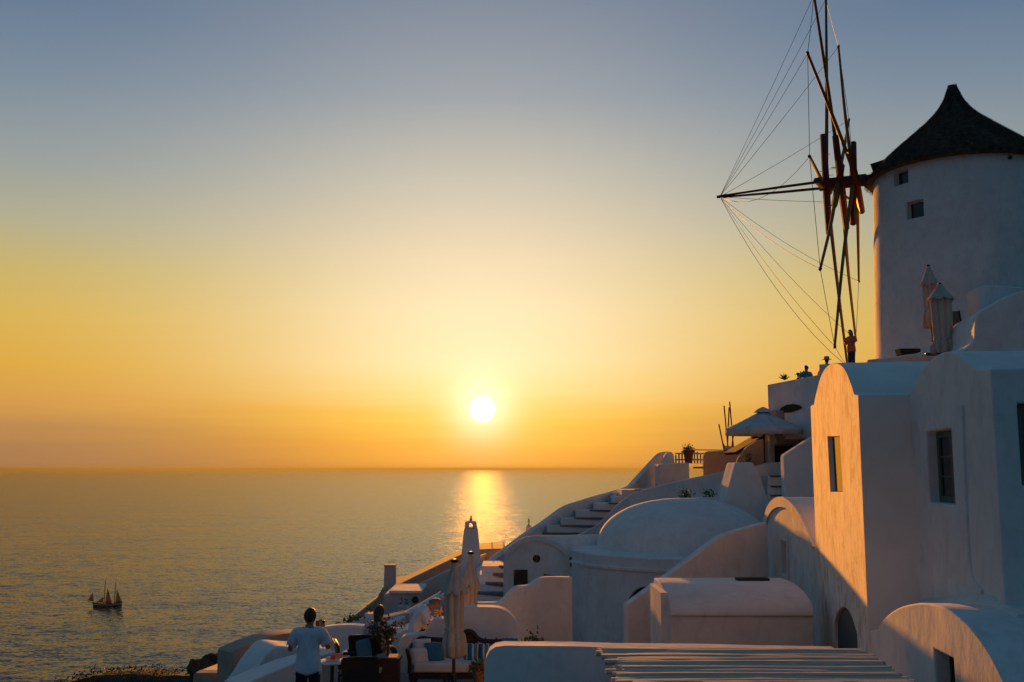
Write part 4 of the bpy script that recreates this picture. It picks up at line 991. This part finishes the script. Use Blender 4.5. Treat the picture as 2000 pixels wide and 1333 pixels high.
SY = 18.2; sx0, sx1 = at(797, 1280, SY).x, at(1012, 1280, SY).x; sm_ = (sx0 + sx1) / 2
sofa = empty('carved_sofa', Vector((sm_, SY, FLOOR)), 'black carved wooden sofa with pale seat pad', 'sofa')
zs = zat(1297, SY)
bevel(S().box((sx0 + .12, SY - .3, zs - .10), (sx1 - .12, SY + .3, zs + .06)).mk('seat_pad', 'cushion_white', sofa), .04)
S().box((sx0 + .05, SY - .33, zs - .20), (sx1 - .05, SY + .33, zs - .105)).mk('seat_rail', 'dark_wood', sofa)
for x in (sx0 + .1, sx0 + .68, sx1 - .68, sx1 - .1):
    for y in (SY - .28, SY + .28):
        S().tube([(x, y, zs - .18), (x + .03, y - .02, zs - .3), (x, y, FLOOR)], [.045, .05, .03], 8).mk('leg', 'dark_wood', sofa)
bk = [(800, 1288), (800, 1275), (806, 1262), (814, 1252), (824, 1247), (845, 1249), (872, 1250), (896, 1247), (904, 1238), (913, 1233), (924, 1236), (932, 1246), (945, 1252), (980, 1253), (1000, 1251), (1008, 1256), (1014, 1268)]
pts = [at(a_, b_, SY + .3) for a_, b_ in pxcurve(bk, 3)]
S().tube(pts, .042, 7).mk('back_rail', 'dark_wood', sofa)
cr = [at(a_, b_, SY + .3) for a_, b_ in pxcurve([(897, 1257), (899, 1246), (905, 1239), (910, 1236), (914, 1231), (918, 1236), (924, 1239), (930, 1247), (934, 1257)], 3)]
S().prism(cr, (0, .05, 0)).mk('carved_crest', 'dark_wood', sofa)
for x, sg in ((sx0 + .06, 1), (sx1 - .06, -1)):
    S().tube(curve([(x, SY - .30, zs - .1), (x, SY - .32, zs + .12), (x - .03 * sg, SY - .34, zs + .26), (x - .05 * sg, SY - .2, zs + .30), (x, SY + .3, zs + .34)], 4), .036, 7).mk('armrest', 'dark_wood', sofa)
for i in range(9):
    x = sx0 + .2 + i * (sx1 - sx0 - .4) / 8; S().tube([(x, SY + .31, zs), (x, SY + .31, zs + .40)], .014, 6).mk('back_spindle', 'dark_wood', sofa)
def loose(name, px, py, Y, wx, wz, th, mat, lab, cat='cushion', rot=0, tilt=-.25):
    c_ = at(px, py, Y); o = empty(name, Vector((c_.x, c_.y, c_.z - wz / 2)), lab, cat)
    cushion('cover', c_, wx, wz, th, mat, o, rot, tilt); return o
loose('bolster', 819, 1284, SY - .05, .40, .34, .2, 'cushion_white', 'plump white cushion at the left end of the sofa', rot=.5)
loose('bolster', 824, 1264, SY + .12, .34, .28, .15, 'cushion_white', 'second white cushion behind the plump one on the sofa', rot=.3)
loose('cushion', 848, 1275, SY + .02, .34, .34, .14, 'cushion_blue', 'plain blue cushion left of the parasol on the sofa', rot=.15)
for px, lab in ((921, 'striped blue cushion nearest the parasol on the sofa'), (949, 'striped blue cushion in the middle right of the sofa'), (978, 'striped blue cushion towards the right end of the sofa')):
    loose('striped_cushion', px, 1275, SY + .08, .265, .29, .13, 'stripes', lab, rot=random.uniform(-.2, .2), tilt=random.uniform(-.35, -.2))
loose('cushion', 995, 1262, SY + .18, .3, .26, .1, 'cushion_blue', 'blue cushion at the far right end of the sofa')
pot(934, 1309, 1345, 15.6, 22, 'terracotta pot of red flowers in front of the sofa corner', 150, .12, .12, 'terracotta', 'foliage', .06)
c_ = at(934, 1306, 15.6)
fl_ = empty('red_flowers', c_ - UP * .05, 'cluster of red flowers by the corner of the front parapet', 'flowers')
for i in range(26):
    p = c_ + Vector((random.gauss(.02, .07), random.gauss(0, .06), random.gauss(.02, .03)))
    S().ball(p, .018, .018, .014, 7, 5).mk('blossom', 'flower_red', fl_)
leaves('leaf_cluster', 80, lambda: c_ + Vector((random.gauss(0, .07), random.gauss(0, .06), random.gauss(-.03, .03))), .05, 'foliage', fl_)
# dark pot plants right of sofa
c_ = at(1042, 1256, 21.5); o = empty('shrub', c_ - UP * .6, 'dark leafy shrub right of the rounded wall behind the sofa', 'shrub')
leaves('foliage', 240, lambda: c_ + Vector((random.gauss(0, .16), random.gauss(0, .12), random.gauss(-.05, .10))), .09, 'foliage', o); S().tube([c_ - UP * .9, c_], .03, 6).mk('stem', 'bark', o)

# wicker chairs
def chair(loc, rz, lab):
    o = empty('wicker_chair', loc, lab, 'chair', 'wicker chairs'); o.rotation_euler.z = rz
    bevel(S().box((-.27, -.25, .36), (.27, .27, .44)).mk('seat', 'wicker', o, local=True), .02)
    s = S().prism([(-.27, -.27, .40), (.27, -.27, .40), (.30, -.36, .90), (.22, -.37, .93), (-.22, -.37, .93), (-.30, -.36, .90)], (0, .05, 0)); bevel(s.mk('backrest', 'wicker', o, local=True), .02)
    for sg in (-1, 1):
        S().tube(curve([(.29 * sg, -.31, .66), (.30 * sg, -.05, .66), (.30 * sg, .2, .64), (.28 * sg, .25, .40)], 4), .026, 7).mk('armrest', 'wicker', o, local=True)
        for y in (-.25, .24):
            S().tube([(.25 * sg, y, .38), (.26 * sg, y, 0)], .022, 7).mk('leg', 'wicker', o, local=True)
    S().tube([(-.27, -.375, .925), (0, -.385, .935), (.27, -.375, .925)], .016, 6).mk('back_rim', 'wicker', o, local=True)
    return o
cb_ = at(724, 1260, 18.2); chair(Vector((cb_.x, 18.1, FLOOR)), R(-8), 'black wicker chair in which the woman sits, back to the viewer')
cb_ = at(700, 1300, 15.9); chair(Vector((cb_.x, 16.2, FLOOR - .02)), R(6), 'black wicker chair nearest the viewer beside the round table')
cb_ = at(690, 1290, 17.0); chair(Vector((cb_.x, 17.3, FLOOR)), R(-75), 'black wicker chair turned sideways behind the round table')
loose('chair_cushion', 711, 1272, 17.2, .40, .38, .12, 'cushion_blue', 'blue cushion leaning upright in the wicker chair', rot=1.1, tilt=-.2)
# round tables
def table(px, py, Y, r_, lab):
    c_ = at(px, py, Y); o = empty('round_table', Vector((c_.x, Y, FLOOR)), lab, 'table')
    S().lathe([(r_ - .01, c_.z - .03), (r_, c_.z - .02), (r_, c_.z - .006), (r_ - .008, c_.z)], (c_.x, Y, 0), 40).mk('table_top', 'table_top', o, 40)
    S().tube([(c_.x, Y, FLOOR), (c_.x, Y, c_.z - .03)], .03, 10).mk('pedestal', 'metal_dark', o)
    S().lathe([(.22, FLOOR), (.22, FLOOR + .02), (.04, FLOOR + .06)], (c_.x, Y, 0), 24).mk('foot', 'metal_dark', o, 40); return c_
t1 = table(649, 1291, 16.4, .25, 'small round pale table right of the standing man')
t2 = table(697, 1272, 18.6, .25, 'second round pale table beyond the wicker chairs')
# magazine standing open on the table and napkin holder
mg = empty('gift_box', t1 + Vector((.0, .02, 0)), 'bright red and orange paper parcel on the small round table', 'parcel')
v0 = t1 + Vector((-.09, -.06, .0))
S().box(v0 + Vector((0, 0, .002)), v0 + Vector((.20, .13, .06))).mk('box', 'paper', mg)
S().prism([v0 + Vector((.10, -.004, .04)), v0 + Vector((.26, -.02, .065)), v0 + Vector((.27, .03, .135)), v0 + Vector((.06, .03, .10))], (0, .012, 0)).mk('wrapping', 'paper_orange', mg)
S().prism([v0 + Vector((.07, -.012, .035)), v0 + Vector((.14, -.016, .03)), v0 + Vector((.15, -.01, .10)), v0 + Vector((.07, .0, .095))], (0, .006, 0)).mk('red_label', 'paper_red', mg)
S().prism([v0 + Vector((-.12, -.09, .004)), v0 + Vector((.02, -.15, .004)), v0 + Vector((.03, -.05, .004)), v0 + Vector((-.10, .0, .004))], (0, 0, .004)).mk('card', 'paper', mg)
nb = t2 + Vector((.06, -.05, .0))
tag(S().prism([nb + Vector((-.12, 0, .003)), nb + Vector((.14, -.03, .003)), nb + Vector((.17, .12, .003)), nb + Vector((-.05, .16, .003))], (0, 0, .012)).mk('menu', 'paper'), 'pale folded menu on the second round table', 'menu')
# wooden planter with little tree
pb = at(757, 1292, 17.4); hw = .20
tp = empty('planter_tree', Vector((pb.x, 17.4, FLOOR)), 'small olive tree in a square brown wooden planter', 'tree')
bevel(S().box((pb.x - hw, 17.2, FLOOR), (pb.x + hw, 17.6, zat(1287, 17.2))).mk('planter_box', 'box_wood', tp), .012)
zt = zat(1287, 17.2)
S().box((pb.x - hw - .02, 17.18, zt - .05), (pb.x + hw + .02, 17.62, zt + .005)).mk('planter_rim', 'box_wood', tp)
S().box((pb.x - hw + .02, 17.23, zt - .02), (pb.x + hw - .02, 17.57, zt + .015)).mk('pebbles', 'paving', tp)
tr0 = Vector((pb.x, 17.4, zt)); tr1 = at(757, 1257, 17.4); tr2 = at(748, 1228, 17.4)
S().tube(curve([tr0, tr0.lerp(tr1, .5) + Vector((.01, 0, 0)), tr1, tr2], 4), [.022] * 5 + [.016] * 4 + [.01] * 4, 7).mk('trunk', 'bark', tp)
for i in range(14):
    b0 = tr1.lerp(tr2, random.uniform(-.1, .9)); e0 = at(random.uniform(728, 772), random.uniform(1208, 1252), 17.4 + random.uniform(-.2, .2))
    S().tube([b0, b0.lerp(e0, .5) + Vector((0, 0, .03)), e0], [.009, .006, .003], 5).mk('limb', 'bark', tp)
cc = [at(random.gauss(748, 13), random.gauss(1230, 12), 17.4 + random.uniform(-.15, .15)) for i in range(34)]
leaves('crown', 620, lambda: random.choice(cc) + Vector((random.gauss(0, .035), random.gauss(0, .04), random.gauss(0, .035))), .055, 'foliage_dry', tp)
# bouquet by the seated man
c_ = at(858, 1199, 19.9)
fb = empty('yellow_flowers', c_ - UP * .16, 'bunch of yellow flowers glowing in front of the bending man', 'flowers')
for i in range(40):
    p = c_ + Vector((random.gauss(0, .06), random.gauss(0, .05), random.gauss(0, .05))); S().ball(p, .02, .02, .018, 7, 5).mk('blossom', 'flower_yellow', fb)
leaves('leaf_cluster', 90, lambda: c_ + Vector((random.gauss(0, .07), random.gauss(0, .05), random.gauss(-.08, .05))), .06, 'foliage', fb)
S().lathe([(.05, -.2), (.07, -.12), (.06, -.08)], c_, 12).mk('vase', 'terracotta', fb)

# ------------------------------------------------------------------ people
def skin(name, joints, edges, mat, parent, root):
    names = list(joints); idx = {n_: i for i, n_ in enumerate(names)}
    me = bpy.data.meshes.new(name); me.from_pydata([joints[n_][0] for n_ in names], [(idx[a_], idx[b_]) for a_, b_ in edges], [])
    o = bpy.data.objects.new(name, me); C.objects.link(o); o.parent = parent; me.materials.append(MATS[mat])
    o.modifiers.new('skin', 'SKIN'); lay = me.skin_vertices[0] if me.skin_vertices else None
    for n_ in names:
        r_ = joints[n_][1]; r_ = r_ if isinstance(r_, tuple) else (r_, r_); me.skin_vertices[0].data[idx[n_]].radius = r_
        me.skin_vertices[0].data[idx[n_]].use_root = (n_ == root)
    sb = o.modifiers.new('sub', 'SUBSURF'); sb.levels = 2; sb.render_levels = 2
    bpy.context.view_layer.update(); dg = bpy.context.evaluated_depsgraph_get(); dg.update()
    nm = bpy.data.meshes.new_from_object(o.evaluated_get(dg)); o.modifiers.clear(); o.data = nm; nm.shade_smooth()
    bm = bmesh.new(); bm.from_mesh(nm); todo = set(bm.verts); best = set()
    while todo:                                               # keep the one connected surface
        st_ = [next(iter(todo))]; isl = set(st_)
        while st_:
            for e in st_.pop().link_edges:
                for v in e.verts:
                    if v not in isl: isl.add(v); st_.append(v)
        todo -= isl
        if len(isl) > len(best): best = isl
    bmesh.ops.delete(bm, geom=[v for v in bm.verts if v not in best], context='VERTS'); bm.to_mesh(nm); bm.free()
    if not nm.materials: nm.materials.append(MATS[mat])
    return o
def person(loc, rz, lab, J, top, legs, hair, scale=1.0, hairlen=0, hat=None, cap=None):
    """J: joints in metres, facing +Y; body is one skin, clothes and hair are children"""
    o = empty('person', loc, lab, 'person'); o.rotation_euler.z = rz; o.scale = (scale,) * 3
    B = dict(J)
    h = B['head'][0]; hd = (Vector(B['head'][0]) - Vector(B['neck'][0])).normalized(); fw = B.pop('face', (Vector((0, 1, 0)),))[0]; fw = Vector(fw)
    hv = Vector(h); sd_ = fw.cross(hd).normalized()
    B['crown'] = (hv + hd * .085, .066); B['nose'] = (hv + fw * .098 - hd * .02, .014); B['chin'] = (hv + fw * .06 - hd * .085, .03)
    E_ = [('pelvis', 'spine'), ('spine', 'chest'), ('chest', 'neck'), ('neck', 'head'), ('head', 'crown'), ('head', 'nose'), ('head', 'chin')]
    for s_ in 'lr':
        B['ear' + s_] = (hv + sd_ * (.088 if s_ == 'r' else -.088), .012); E_.append(('head', 'ear' + s_))
        E_ += [('chest', 'sh' + s_), ('sh' + s_, 'el' + s_), ('el' + s_, 'wr' + s_), ('wr' + s_, 'pa' + s_), ('pelvis', 'hip' + s_), ('hip' + s_, 'kn' + s_), ('kn' + s_, 'an' + s_), ('an' + s_, 'toe' + s_)]
        w_, e_ = Vector(B['wr' + s_][0]), Vector(B['el' + s_][0]); dr = (w_ - e_).normalized(); sx_ = dr.cross(fw)
        sx_ = sx_.normalized() if sx_.length > .1 else Vector((1, 0, 0)); nx2 = sx_.cross(dr)
        B['pa' + s_] = (w_ + dr * .07, (.030, .018))
        for k, (off, ln) in enumerate(((-.027, .065), (-.009, .078), (.009, .074), (.027, .058))):
            B['f%d%s' % (k, s_)] = (w_ + dr * .12 + sx_ * off + nx2 * .008, .009); B['g%d%s' % (k, s_)] = (w_ + dr * (.12 + ln * .7) + sx_ * off + nx2 * (.008 + ln * .5), .007)
            E_ += [('pa' + s_, 'f%d%s' % (k, s_)), ('f%d%s' % (k, s_), 'g%d%s' % (k, s_))]
        B['th' + s_] = (w_ + dr * .07 - sx_ * .05 + nx2 * .02, .010); E_.append(('wr' + s_, 'th' + s_))
    bd = skin('body', B, E_, 'skin', o, 'pelvis')
    segs = [(a_, b_, Vector(B[a_][0]), Vector(B[b_][0])) for a_, b_ in E_]
    info = []
    for v in bd.data.vertices:                                # which limb each point of the body belongs to
        bst = None
        for a_, b_, p, q_ in segs:
            d_ = q_ - p; t = max(0, min(1, (v.co - p).dot(d_) / max(d_.length_squared, 1e-9))); ds = (v.co - p - d_ * t).length - .5 * (B[a_][1] if isinstance(B[a_][1], float) else B[a_][1][0])
            if bst is None or ds < bst[0]: bst = (ds, a_, b_, t)
        info.append(bst)
    def on_shirt(i):
        _, a_, b_, t = info[i]
        return (a_, b_) in (('pelvis', 'spine'), ('spine', 'chest')) or (a_ == 'chest' and b_ == 'neck' and t < .86) or (a_ == 'chest' and b_[:2] == 'sh') or (a_[:2] == 'sh' and t < .72) or (a_ == 'pelvis' and b_[:3] == 'hip') or (a_[:3] == 'hip' and t < .10)
    def on_legs(i):
        _, a_, b_, t = info[i]
        return (a_ == 'pelvis' and b_ == 'spine' and t < .5) or (a_ == 'pelvis' and b_[:3] == 'hip') or a_[:3] == 'hip' or (a_[:2] == 'kn' and t < .93)
    for nm_, fn_, off, mat_ in (('trousers', on_legs, .016, legs), ('shirt', on_shirt, .030, top)):
        ok = [fn_(i) for i in range(len(info))]; mp2 = {}; vv = []; ff = []
        for f in bd.data.polygons:
            if all(ok[i] for i in f.vertices):
                g = []
                for i in f.vertices:
                    if i not in mp2:
                        mp2[i] = len(vv); v = bd.data.vertices[i]; vv.append(v.co + v.normal * (off + .006 * noise.noise(v.co * 14)))
                    g.append(mp2[i])
                ff.append(g)
        cl = mk(nm_, vv, ff, mat_, o, 80, True)
        sf = cl.modifiers.new('cloth', 'SOLIDIFY'); sf.thickness = .008; sf.offset = 1
    for s_ in 'lr':
        S().ball(Vector(J['an' + s_][0]).lerp(Vector(J['toe' + s_][0]), .45) + Vector((0, 0, -.035)), .05, .13, .045, 10, 7).mk('shoe', 'dark_wood', o, 60, True)
    # hair: a cap over crown and back of the head, open at the face
    s = S().ball((0, 0, 0), 1, 1, 1, 18, 12); v_ = []
    Mx = Matrix((sd_, fw, hd)).transposed()
    for p in s.v:
        q_ = Vector((p.x * .093, p.y * .107, p.z * .118))
        if p.y > .25 and p.z < .45: q_ *= .80
        if p.z < -.35 and not hairlen: q_ *= .82
        if hairlen and p.z < -.1 and p.y < .3: q_.z -= hairlen * min(1, (-p.z - .1)); q_.y -= .02; q_.x *= .85
        v_.append(Vector(hv) + hd * .022 + Mx @ q_ + fw * -.012)
    mk('hair', v_, s.f, hair, o, 80, True)
    if hat:
        c_ = Vector(hv) + hd * .07
        s = S().lathe([(.19, -.02), (.195, -.012), (.11, .0), (.105, .09), (.08, .125), (.02, .13)], (0, 0, 0), 24); mk('hat', [c_ + Mx @ p for p in s.v], s.f, hat, o, 40, True)
    if cap:
        c_ = Vector(hv) + hd * .05
        s = S().lathe([(.112, -.02), (.112, .03), (.09, .08), (.04, .105), (.01, .108)], (0, 0, 0), 20); s.prism([(-.08, .08, -.01), (.08, .08, -.01), (.06, .2, -.02), (-.06, .2, -.02)], (0, 0, .012)); mk('cap', [c_ + Mx @ p for p in s.v], s.f, cap, o, 40, True)
    return o
V = Vector
def standing(**kw):
    J = dict(pelvis=(V((0, 0, .96)), (.135, .10)), spine=(V((0, .01, 1.14)), (.13, .095)), chest=(V((0, 0, 1.36)), (.155, .105)), neck=(V((0, .01, 1.50)), .055), head=(V((0, .03, 1.64)), (.078, .090)), face=(V((0, 1, 0)),),
             shl=(V((-.185, 0, 1.42)), .058), shr=(V((.185, 0, 1.42)), .058), ell=(V((-.25, -.02, 1.14)), .042), elr=(V((.25, -.02, 1.14)), .042), wrl=(V((-.24, .1, .90)), .030), wrr=(V((.24, .1, .90)), .030),
             hipl=(V((-.09, 0, .90)), .085), hipr=(V((.09, 0, .90)), .085), knl=(V((-.10, .02, .50)), .06), knr=(V((.10, .02, .50)), .06), anl=(V((-.11, 0, .09)), .04), anr=(V((.11, 0, .09)), .04), toel=(V((-.12, .15, .04)), .032), toer=(V((.12, .15, .04)), .032))
    J.update(kw); return J
mp_ = at(603, 1250, 15.0)
man = person(V((mp_.x, 15.0, FLOOR)), R(4), 'man in white shirt and black trousers standing with a camera, back to viewer',
   standing(elr=(V((.29, .06, 1.17)), .042), wrr=(V((.17, .22, 1.44)), .030), ell=(V((-.28, .04, 1.15)), .042), wrl=(V((-.10, .26, 1.42)), .030), head=(V((.005, .05, 1.63)), (.078, .092)), neck=(V((0, .015, 1.49)), .056)), 'shirt_white', 'trousers_dark', 'hair_dark', 1.0)
cm = empty('photo_camera', man.location + V((.10, .30, 1.46)), 'black camera held at the face of the standing man', 'camera')
c0 = man.location + V((.10, .31, 1.50)); bevel(S().box(c0 + V((-.06, -.02, -.04)), c0 + V((.07, .03, .045))).mk('camera_body', 'metal_dark', cm), .008)
S().tube([c0 + V((0, .03, 0)), c0 + V((0, .11, 0))], .034, 12).mk('lens', 'metal_dark', cm)
S().tube(curve([c0 + V((.06, 0, -.02)), c0 + V((.13, -.04, -.2)), c0 + V((.10, -.06, -.34)), c0 + V((.07, 0, -.04))], 5), .006, 5).mk('strap', 'wire', cm)
# seated man bending forward to the right
sp = at(815, 1238, 20.1)
J = standing(pelvis=(V((0, 0, .55)), (.15, .12)), spine=(V((0, .10, .72)), (.14, .11)), chest=(V((0, .22, .90)), (.16, .12)), neck=(V((0, .33, 1.0)), .055), head=(V((0, .44, 1.06)), (.08, .09)), face=(V((0, .86, -.5)),),
   shl=(V((-.185, .22, .93)), .06), shr=(V((.185, .22, .93)), .06), ell=(V((-.24, .34, .70)), .042), elr=(V((.24, .34, .66)), .042), wrl=(V((-.2, .55, .62)), .03), wrr=(V((.2, .52, .58)), .03),
   hipl=(V((-.1, .05, .50)), .09), hipr=(V((.1, .05, .50)), .09), knl=(V((-.13, .46, .48)), .06), knr=(V((.13, .46, .48)), .06), anl=(V((-.13, .44, .09)), .04), anr=(V((.13, .44, .09)), .04), toel=(V((-.13, .6, .04)), .032), toer=(V((.13, .6, .04)), .032))
person(V((sp.x - .13, 20.1, FLOOR + .03)), R(-78), 'grey haired man in white shirt bending forward behind the low wall', J, 'shirt_white', 'jeans', 'hair_grey', 1.06)
tag(S().box((sp.x - .35, 19.75, FLOOR), (sp.x + .25, 20.5, FLOOR + .42)).mk('masonry_bench', 'plaster'), 'white masonry bench under the bending man', 'bench')
# woman in the chair
wp = at(741, 1220, 18.2)
J = standing(pelvis=(V((0, -.10, .53)), (.15, .12)), spine=(V((0, -.12, .70)), (.13, .10)), chest=(V((0, -.12, .90)), (.145, .10)), neck=(V((0, -.10, 1.03)), .05), head=(V((0, -.07, 1.16)), (.078, .088)),
   shl=(V((-.165, -.1, .96)), .052), shr=(V((.165, -.1, .96)), .052), ell=(V((-.23, .0, .72)), .038), elr=(V((.23, .0, .72)), .038), wrl=(V((-.12, .2, .66)), .028), wrr=(V((.12, .2, .66)), .028),
   hipl=(V((-.1, -.05, .50)), .09), hipr=(V((.1, -.05, .50)), .09), knl=(V((-.11, .38, .50)), .06), knr=(V((.11, .38, .50)), .06), anl=(V((-.11, .38, .09)), .04), anr=(V((.11, .38, .09)), .04), toel=(V((-.11, .52, .04)), .03), toer=(V((.11, .52, .04)), .03))
person(V((wp.x, 18.3, FLOOR)), R(-10), 'brown haired woman seated behind the planter tree, looking out to sea', J, 'shirt_plaid', 'jeans', 'hair_brown', 1.07, .10)
# people on the upper terrace
gp = at(1667, 700, 40.7)
person(V((gp.x, 40.9, zat(646, 40.9) - 1.74)), R(115), 'woman in red top and jeans standing by the lowest sail pole', standing(elr=(V((.24, .05, 1.16)), .042), wrr=(V((.10, .24, 1.30)), .03), ell=(V((-.24, .06, 1.16)), .042), wrl=(V((-.08, .24, 1.32)), .03)), 'shirt_red', 'jeans', 'hair_brown', 1.0, .16)
uz = 2.55
for px, py, Y, rz, sc_, lab, top, hat, cap, pose in (
    (1575, 714, 41.8, 20, 1.0, 'person in turquoise shirt leaning on the terrace wall with a camera', 'shirt_blue', None, None, 1),
    (1614, 699, 40.9, -30, 1.0, 'person in pale sun hat behind the tip of the sunlit gable', 'shirt_white', 'hat_straw', None, 0),
    (1560, 729, 42.4, 60, .72, 'child in a dark cap beside the person in turquoise', 'trousers_dark', None, 'trousers_dark', 0)):
    zt = zat(py, Y); p = at(px, py, Y)
    J = standing() if not pose else standing(elr=(V((.32, .12, 1.22)), .042), wrr=(V((.16, .26, 1.46)), .03), ell=(V((-.3, .1, 1.2)), .042), wrl=(V((-.12, .26, 1.45)), .03))
    person(V((p.x, Y, zt - 1.77 * sc_)), R(rz), lab, J, top, 'jeans', 'hair_dark', sc_, 0, hat, cap)
tag(S().box((at(1500, 760, 42.6).x, 41.5, 1.0), (at(1690, 760, 43).x, 45, 2.4)).mk('terrace_deck', 'paving'), kind='structure')
p = at(1533, 744, 42.3); ag = empty('agave', p - UP * .1, 'spiky agave on the corner of the upper terrace wall', 'plant')
for i in range(18):
    g = random.uniform(0, 6.28); el = random.uniform(.2, 1.4); d_ = V((math.cos(g) * math.cos(el), math.sin(g) * math.cos(el), math.sin(el))); t_ = d_.cross(UP).normalized() * .035
    q0 = p + UP * .02; ln = random.uniform(.28, .42); m_ = q0 + d_ * ln * .5 + UP * .02
    mk('leaf', [q0 - t_ * .6, q0 + t_ * .6, m_ + t_, q0 + d_ * ln, m_ - t_, m_ - UP * .025], [(0, 1, 2, 3, 4), (0, 5, 1), (1, 5, 2), (2, 5, 3), (3, 5, 4), (4, 5, 0)], 'foliage', ag)

# ------------------------------------------------------------------ sailing ship
SP = at(210, 1186, 797); SP.z = SEA_Z
sh = empty('sailing_ship', SP, 'dark two masted sailing ship with brown sails on the sea', 'ship')
n_ = 14; v_ = []; f_ = []; Ls = 21.5
for i in range(n_ + 1):
    t = i / n_ * 2 - 1; x = t * Ls / 2; b_ = 2.7 * (1 - abs(t) ** 3.2) + .12; dk = 2.7 + 1.0 * t * t + (.4 if t > .55 else 0)
    for yy, zz in ((-b_, dk), (-b_ * .85, .9), (-b_ * .4, -.8), (b_ * .4, -.8), (b_ * .85, .9), (b_, dk)): v_.append((x + (.9 * -1 if t < -.99 and zz > 1 else 0), yy, zz))
for i in range(n_):
    for k in range(6): f_.append((6 * i + k, 6 * i + 6 + k, 6 * i + 6 + (k + 1) % 6, 6 * i + (k + 1) % 6))
f_ += [tuple(range(6)), tuple(6 * n_ + k for k in range(5, -1, -1))]
mk('hull', v_, f_, 'ship_hull', sh, 50, True)
s = S()
for i in range(n_):
    a_, b_ = V(v_[6 * i]), V(v_[6 * i + 1]); c_, d_ = V(v_[6 * i + 6]), V(v_[6 * i + 7])
    o_ = V((0, -.06, 0)); s.add([a_.lerp(b_, .45) + o_, c_.lerp(d_, .45) + o_, c_.lerp(d_, .68) + o_, a_.lerp(b_, .68) + o_], [(0, 1, 2, 3)])
s.mk('white_stripe', 'ship_stripe', sh, None, True)
for x, hh in ((-2.8, 21.5), (5.0, 21.5)):
    S().tube([(x, 0, 1.5), (x + .2, 0, hh * .55), (x + .5, 0, hh)], [.32, .26, .12], 8).mk('mast', 'bare_pole', sh, None, None and True)
for o_ in [c for c in sh.children if c.name.startswith('mast')]:
    for vv in o_.data.vertices: vv.co = vv.co + SP
S().tube([(-10, 0, 2.6), (-16.5, 0, 5.0)], .2, 7).mk('bowsprit', 'bare_pole', sh, local=True)
def sail(name, pts, bul):
    a_, b_, c_ = [V(p) for p in pts]; v2 = []; f2 = []; m_ = 6; ix = {}
    for i in range(m_ + 1):
        for j in range(m_ + 1 - i):
            u_, w_ = i / m_, j / m_; t_ = 1 - u_ - w_; ix[i, j] = len(v2); v2.append(a_ * t_ + b_ * u_ + c_ * w_ + V((0, -bul * 9 * u_ * w_ * max(t_, 0) - bul * .6 * (u_ * t_ + w_ * t_), 0)))
    for i in range(m_):
        for j in range(m_ - i):
            f2.append((ix[i, j], ix[i + 1, j], ix[i, j + 1]))
            if i + j < m_ - 1: f2.append((ix[i + 1, j], ix[i + 1, j + 1], ix[i, j + 1]))
    o = mk(name, v2, f2, 'sail', sh, 80, True); md = o.modifiers.new('t', 'SOLIDIFY'); md.thickness = .06
sail('jib', [(-15.2, 0, 5.0), (-10.5, 0, 4.0), (-11.5, 0, 11.0)], 1.0)
sail('staysail', [(-9.0, 0, 3.4), (-3.3, 0, 3.2), (-3.6, 0, 7.5)], .8)
sail('foresail', [(-2.0, 0, 3.4), (3.0, 0, 3.4), (-.6, 0, 14.5)], .9)
sail('mainsail', [(5.6, 0, 3.4), (10.6, 0, 3.6), (6.6, 0, 13.2)], .9)
S().box((-1.5, -1.2, 2.1), (3.2, 1.2, 3.5)).mk('deckhouse', 'bare_pole', sh, local=True)
for x in (-2.8, 5.0):
    for yy in (-2.3, 2.3): S().tube([(x + .4, 0, 20.0), (x - 1.4, yy, 2.4)], .05, 4).mk('shroud', 'wire', sh, local=True)
sh.rotation_euler.z = R(6)

# scrub on the lower headland
v_ = []; f_ = []
for i in range(420):
    x = random.uniform(-24, -11); y = random.gauss(45.6, 1.6); z = hill(x, y) - .05; hh = random.uniform(.12, .34) * (1.5 if random.random() < .12 else .8)
    for k in range(7):
        a_ = V((x + random.gauss(0, .16), y + random.gauss(0, .16), z + random.uniform(0, hh))); d_ = V((random.gauss(0, .4), random.gauss(0, .4), 1)).normalized() * hh * .35; t_ = V((random.gauss(0, 1), random.gauss(0, 1), 0)).normalized() * .05
        q_ = len(v_); v_ += [a_ - t_, a_ + t_, a_ + d_]; f_.append((q_, q_ + 1, q_ + 2))
tag(mk('scrub', v_, f_, 'foliage_dry'), 'low dry scrub on the dark headland below the terrace', 'scrub', kind='stuff')
